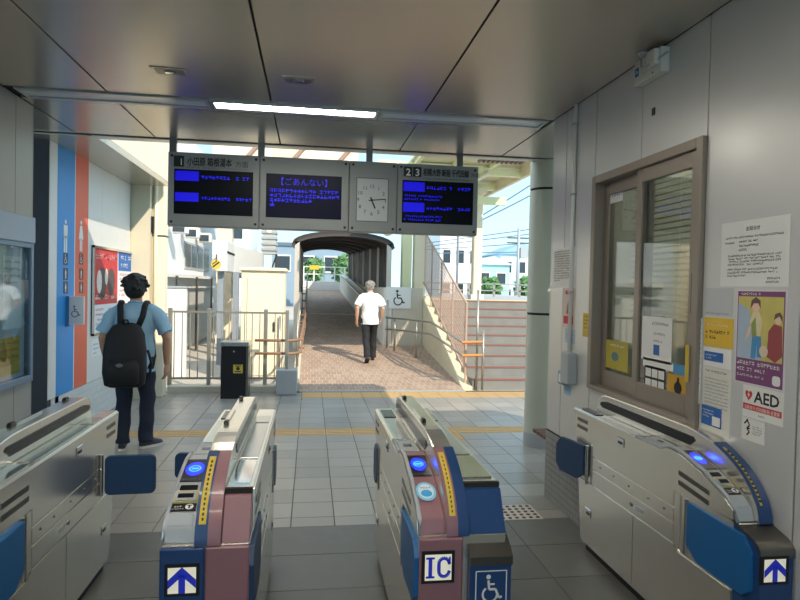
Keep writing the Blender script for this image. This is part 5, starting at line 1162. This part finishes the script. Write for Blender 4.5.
    tb(sh_, [hemc, hemc+Vector((0, 0, .06)), pel.lerp(ch, .3), pel.lerp(ch, .65), ch+Vector((0, 0, .03)), ch.lerp(nk, .55), ch.lerp(nk, .85), nk+Vector((0, 0, .01))], [.188, .184, .174, .172, .188, .178, .115, .062], [.84, .82, .76, .72, .70, .66, .68, .95], 20)
    for sg_, nm in ((-1, 'l'), (1, 'r')):
        sh = g('sh'+nm, (sg_*.185, 0, 1.37)); el = g('el'+nm, (sg_*.245, -.03, 1.09)); end = sh.lerp(el, .82)
        tb(sh_, [Vector((sg_*.07, 0, sh.z-.012)), Vector((sg_*.135, 0, sh.z-.016)), sh+Vector((sg_*.0, 0, -.055)), sh.lerp(el, .35)+Vector((sg_*.004, 0, 0)), sh.lerp(el, .55)+Vector((sg_*.006, 0, 0)), end+Vector((sg_*.012, 0, 0))], [.058, .063, .068, .070, .071, .077])
    so_ = sh_.done('shirt', shirt, r, remesh=.0085*s, soft=3)
    # soft folds pushed into the cloth
    rnd = random.Random(3)
    for v in so_.data.vertices:
        z_ = v.co.z; v.co.x += .005*math.sin(z_*31+v.co.x*17)*s; v.co.y += .006*math.sin(z_*23+v.co.x*29+1.3)*s
    B().tube([T(nk+Vector((.066*math.cos(a), .062*math.sin(a)-.004, .006+.012*math.sin(-a)))) for a in [2*PI*k/16 for k in range(17)]], .010*s, 8).done('collar', shirt, so_, smooth=True)
    # trousers
    tr = B(); tb(tr, [pel+Vector((0, 0, .05)), pel, pel+Vector((0, 0, -.09)), pel+Vector((0, 0, -.15))], [.150, .162, .165, .12], [.74, .74, .76, .8], 18)
    for sg_, nm in ((-1, 'l'), (1, 'r')):
        hp = g('hip'+nm, (sg_*.088, 0, .88)); kn = g('kn'+nm, (sg_*.105, .02, .48)); an = g('an'+nm, (sg_*.11, -.02, .085))
        tb(tr, [hp+Vector((0, 0, .02)), hp+Vector((0, 0, -.06)), hp.lerp(kn, .5), kn, kn.lerp(an, .45), an+Vector((0, 0, .04)), an+Vector((0, -.005, -.02))], [.095, .100*tw, .088*tw, .073*tw*tw, .070*tw*tw, .070*tw*tw, .072*tw*tw])
    to = tr.done('trousers', trouser, r, remesh=.0085*s, soft=3)
    for v in to.data.vertices:
        z_ = v.co.z; v.co.y += .005*math.sin(z_*37+v.co.x*11)*s; v.co.x += .004*math.sin(z_*29)*s
    # hair: cap plus locks
    hb_ = B(); hc = T(hd+Vector((0, -.012, .035)))
    hb_.sphere(hc, .098*s*bushy, 18, 12, (.93, 1.05, .98)); hb_.sphere(T(hd+Vector((0, -.04, -.02))), .084*s*bushy, 14, 10, (.98, .82, .95))
    rnd = random.Random(5)
    for k in range(90):
        a = rnd.uniform(0, 2*PI); z_ = rnd.uniform(-.55, 1); rr = math.sqrt(max(0, 1-z_*z_*.9))
        dv = Vector((rr*math.cos(a), rr*math.sin(a), z_)); 
        if dv.y > .25 and z_ < .35: continue
        if dv.y > .1 and z_ < -.1: continue
        c0_ = hd+Vector((0, -.015, .03)); p0 = c0_+Vector((dv.x*.085, dv.y*.092, dv.z*.085))*bushy
        p1 = p0+Vector((dv.x*.022+rnd.uniform(-.012, .012), dv.y*.022+rnd.uniform(-.012, .012), dv.z*.012-.008))*bushy
        hb_.tube([T(p0), T(p1)], [.02*s, .008*s], 7)
    hb_.done('hair', hairc, r, remesh=.007*s, soft=1)
    return r, T, side
skin1 = mat('skin_tan', 'b98a6f', .55, 0, .08, 12); skin2 = mat('skin_older', 'c59a80', .55, 0, .08, 12)
# student waiting by the left wall
f1, f2 = at(128, 449, Z=0), at(128, 449, Z=0)
ST = (-1.665, 6.20, 0)
J1 = dict(pell=(0, 0, .9), elr=(.29, -.03, 1.08), wrr=(.285, .03, .82), ell=(-.29, -.02, 1.08), wrl=(-.27, .07, .84), anl=(-.105, -.03, .085), anr=(.10, .03, .085), knl=(-.10, .02, .48), knr=(.11, .04, .48), toel=(-.15, 1, 0), toer=(.75, .7, 0), head=(-.01, .035, 1.565), neck=(0, .01, 1.415))
stu, T1, side1 = person(ST, math.radians(4), 1.69, J1, 'young person in a light blue shirt and dark jeans standing with a backpack', skin1, mat('shirt_blue', '8fb4cc', .8, 0, .06, 30, bump=.05), mat('jeans_navy', '1b2133', .85, 0, .15, 40, bump=.1), mat('hair_black', '16130f', .6, 0, .3, 60, bump=.4), mat('shoe_dark', '2f3138', .6, 0, .1), mat('sole_white', 'cfc8c0', .6, 0, .05), hem=.755, bushy=1.18, tw=1.07)
bp = thing('backpack', T1((-.04, -.22, .66)), 'black backpack worn low by the young person', 'backpack'); bkm = mat('backpack_black', '131316', .7, 0, .2, 40, bump=.15)
b = B(); rr = []
for z, hx, y0, y1 in ((.635, .13, -.17, -.25), (.66, .175, -.145, -.30), (.78, .19, -.135, -.335), (.98, .185, -.13, -.325), (1.13, .165, -.13, -.28), (1.21, .12, -.13, -.22), (1.235, .06, -.14, -.19)):
    ym, hy = (y0+y1)/2, abs(y1-y0)/2
    rr.append([T1((-.045+hx*math.copysign(abs(math.cos(a))**.6, math.cos(a)), ym+hy*math.copysign(abs(math.sin(a))**.6, math.sin(a)), z)) for a in [2*PI*k/24 for k in range(24)]])
b.rings(rr); b.done('bag', bkm, bp, smooth=True)
b = B(); rr = []
for z, hx, y0, y1 in ((.67, .12, -.29, -.33), (.70, .145, -.28, -.375), (.84, .145, -.28, -.385), (.90, .12, -.28, -.345)):
    ym, hy = (y0+y1)/2, abs(y1-y0)/2; rr.append([T1((-.045+hx*math.cos(a), ym+hy*math.sin(a), z)) for a in [2*PI*k/20 for k in range(20)]])
b.rings(rr); pk = b.done('front_pocket', bkm, bp, smooth=True); B().sphere(T1((-.06, -.385, .86)), .022, 12, 8, (1.5, .5, .8)).done('emblem', 'greyink', pk, smooth=True)
for sg_ in (-1, 1):
    x_ = -.01+sg_*.105
    b = B(); b.tube([T1(p) for p in ((x_*.75-.02, -.14, 1.20), (x_*.95, -.135, 1.30), (x_*1.05, -.09, 1.395), (x_*1.1, -.02, 1.435), (x_*1.15, .07, 1.39), (x_*1.2, .135, 1.25), (x_*1.35, .12, 1.05), (x_*1.75, .0, .90), (x_*1.75, -.13, .80))], .028, 8, side=tuple(side1), flat=.45); b.done('strap', bkm, bp, smooth=True)
B().tube([T1(p) for p in ((-.07, -.20, 1.225), (-.06, -.21, 1.265), (-.03, -.21, 1.265), (-.02, -.20, 1.225))], .008, 6).done('grab_loop', bkm, bp, smooth=True)
B().tube([T1(p) for p in ((.15, -.2, .98), (.18, -.18, .86), (.17, -.19, .76))], .012, 6).done('dangling_strap', bkm, bp, smooth=True)
# older man walking up the ramp
MY = 11.55; mp = at(369, 362, Y=MY)
J2 = dict(head=(-.0, .06, 1.555), neck=(0, .03, 1.41), chest=(0, .015, 1.24), ell=(-.275, -.08, 1.10), wrl=(-.27, .0, .86), elr=(.265, -.03, 1.10), wrr=(.245, .10, .88), knl=(-.085, -.06, .49), anl=(-.075, -.24, .13), knr=(.095, .14, .50), anr=(.10, .16, .085), toel=(-.05, 1, 0), toer=(.1, 1, 0), pitchl=(.55, 0, 0))
man, T2, side2 = person((mp.x, MY, rz(MY)+.0), math.radians(3), 1.56, J2, 'older grey haired man in a white shirt and black trousers walking up the ramp', skin2, mat('shirt_white', 'e3e6e6', .8, 0, .04, 30), mat('trousers_black', '1e1f24', .85, 0, .15, 40), mat('hair_grey', '8b837c', .7, 0, .25, 60, bump=.3), mat('shoe_black', '1c1c1e', .5, 0, .1), 'blackm', vox=.008, hem=.77, bushy=.97, tw=1.12)
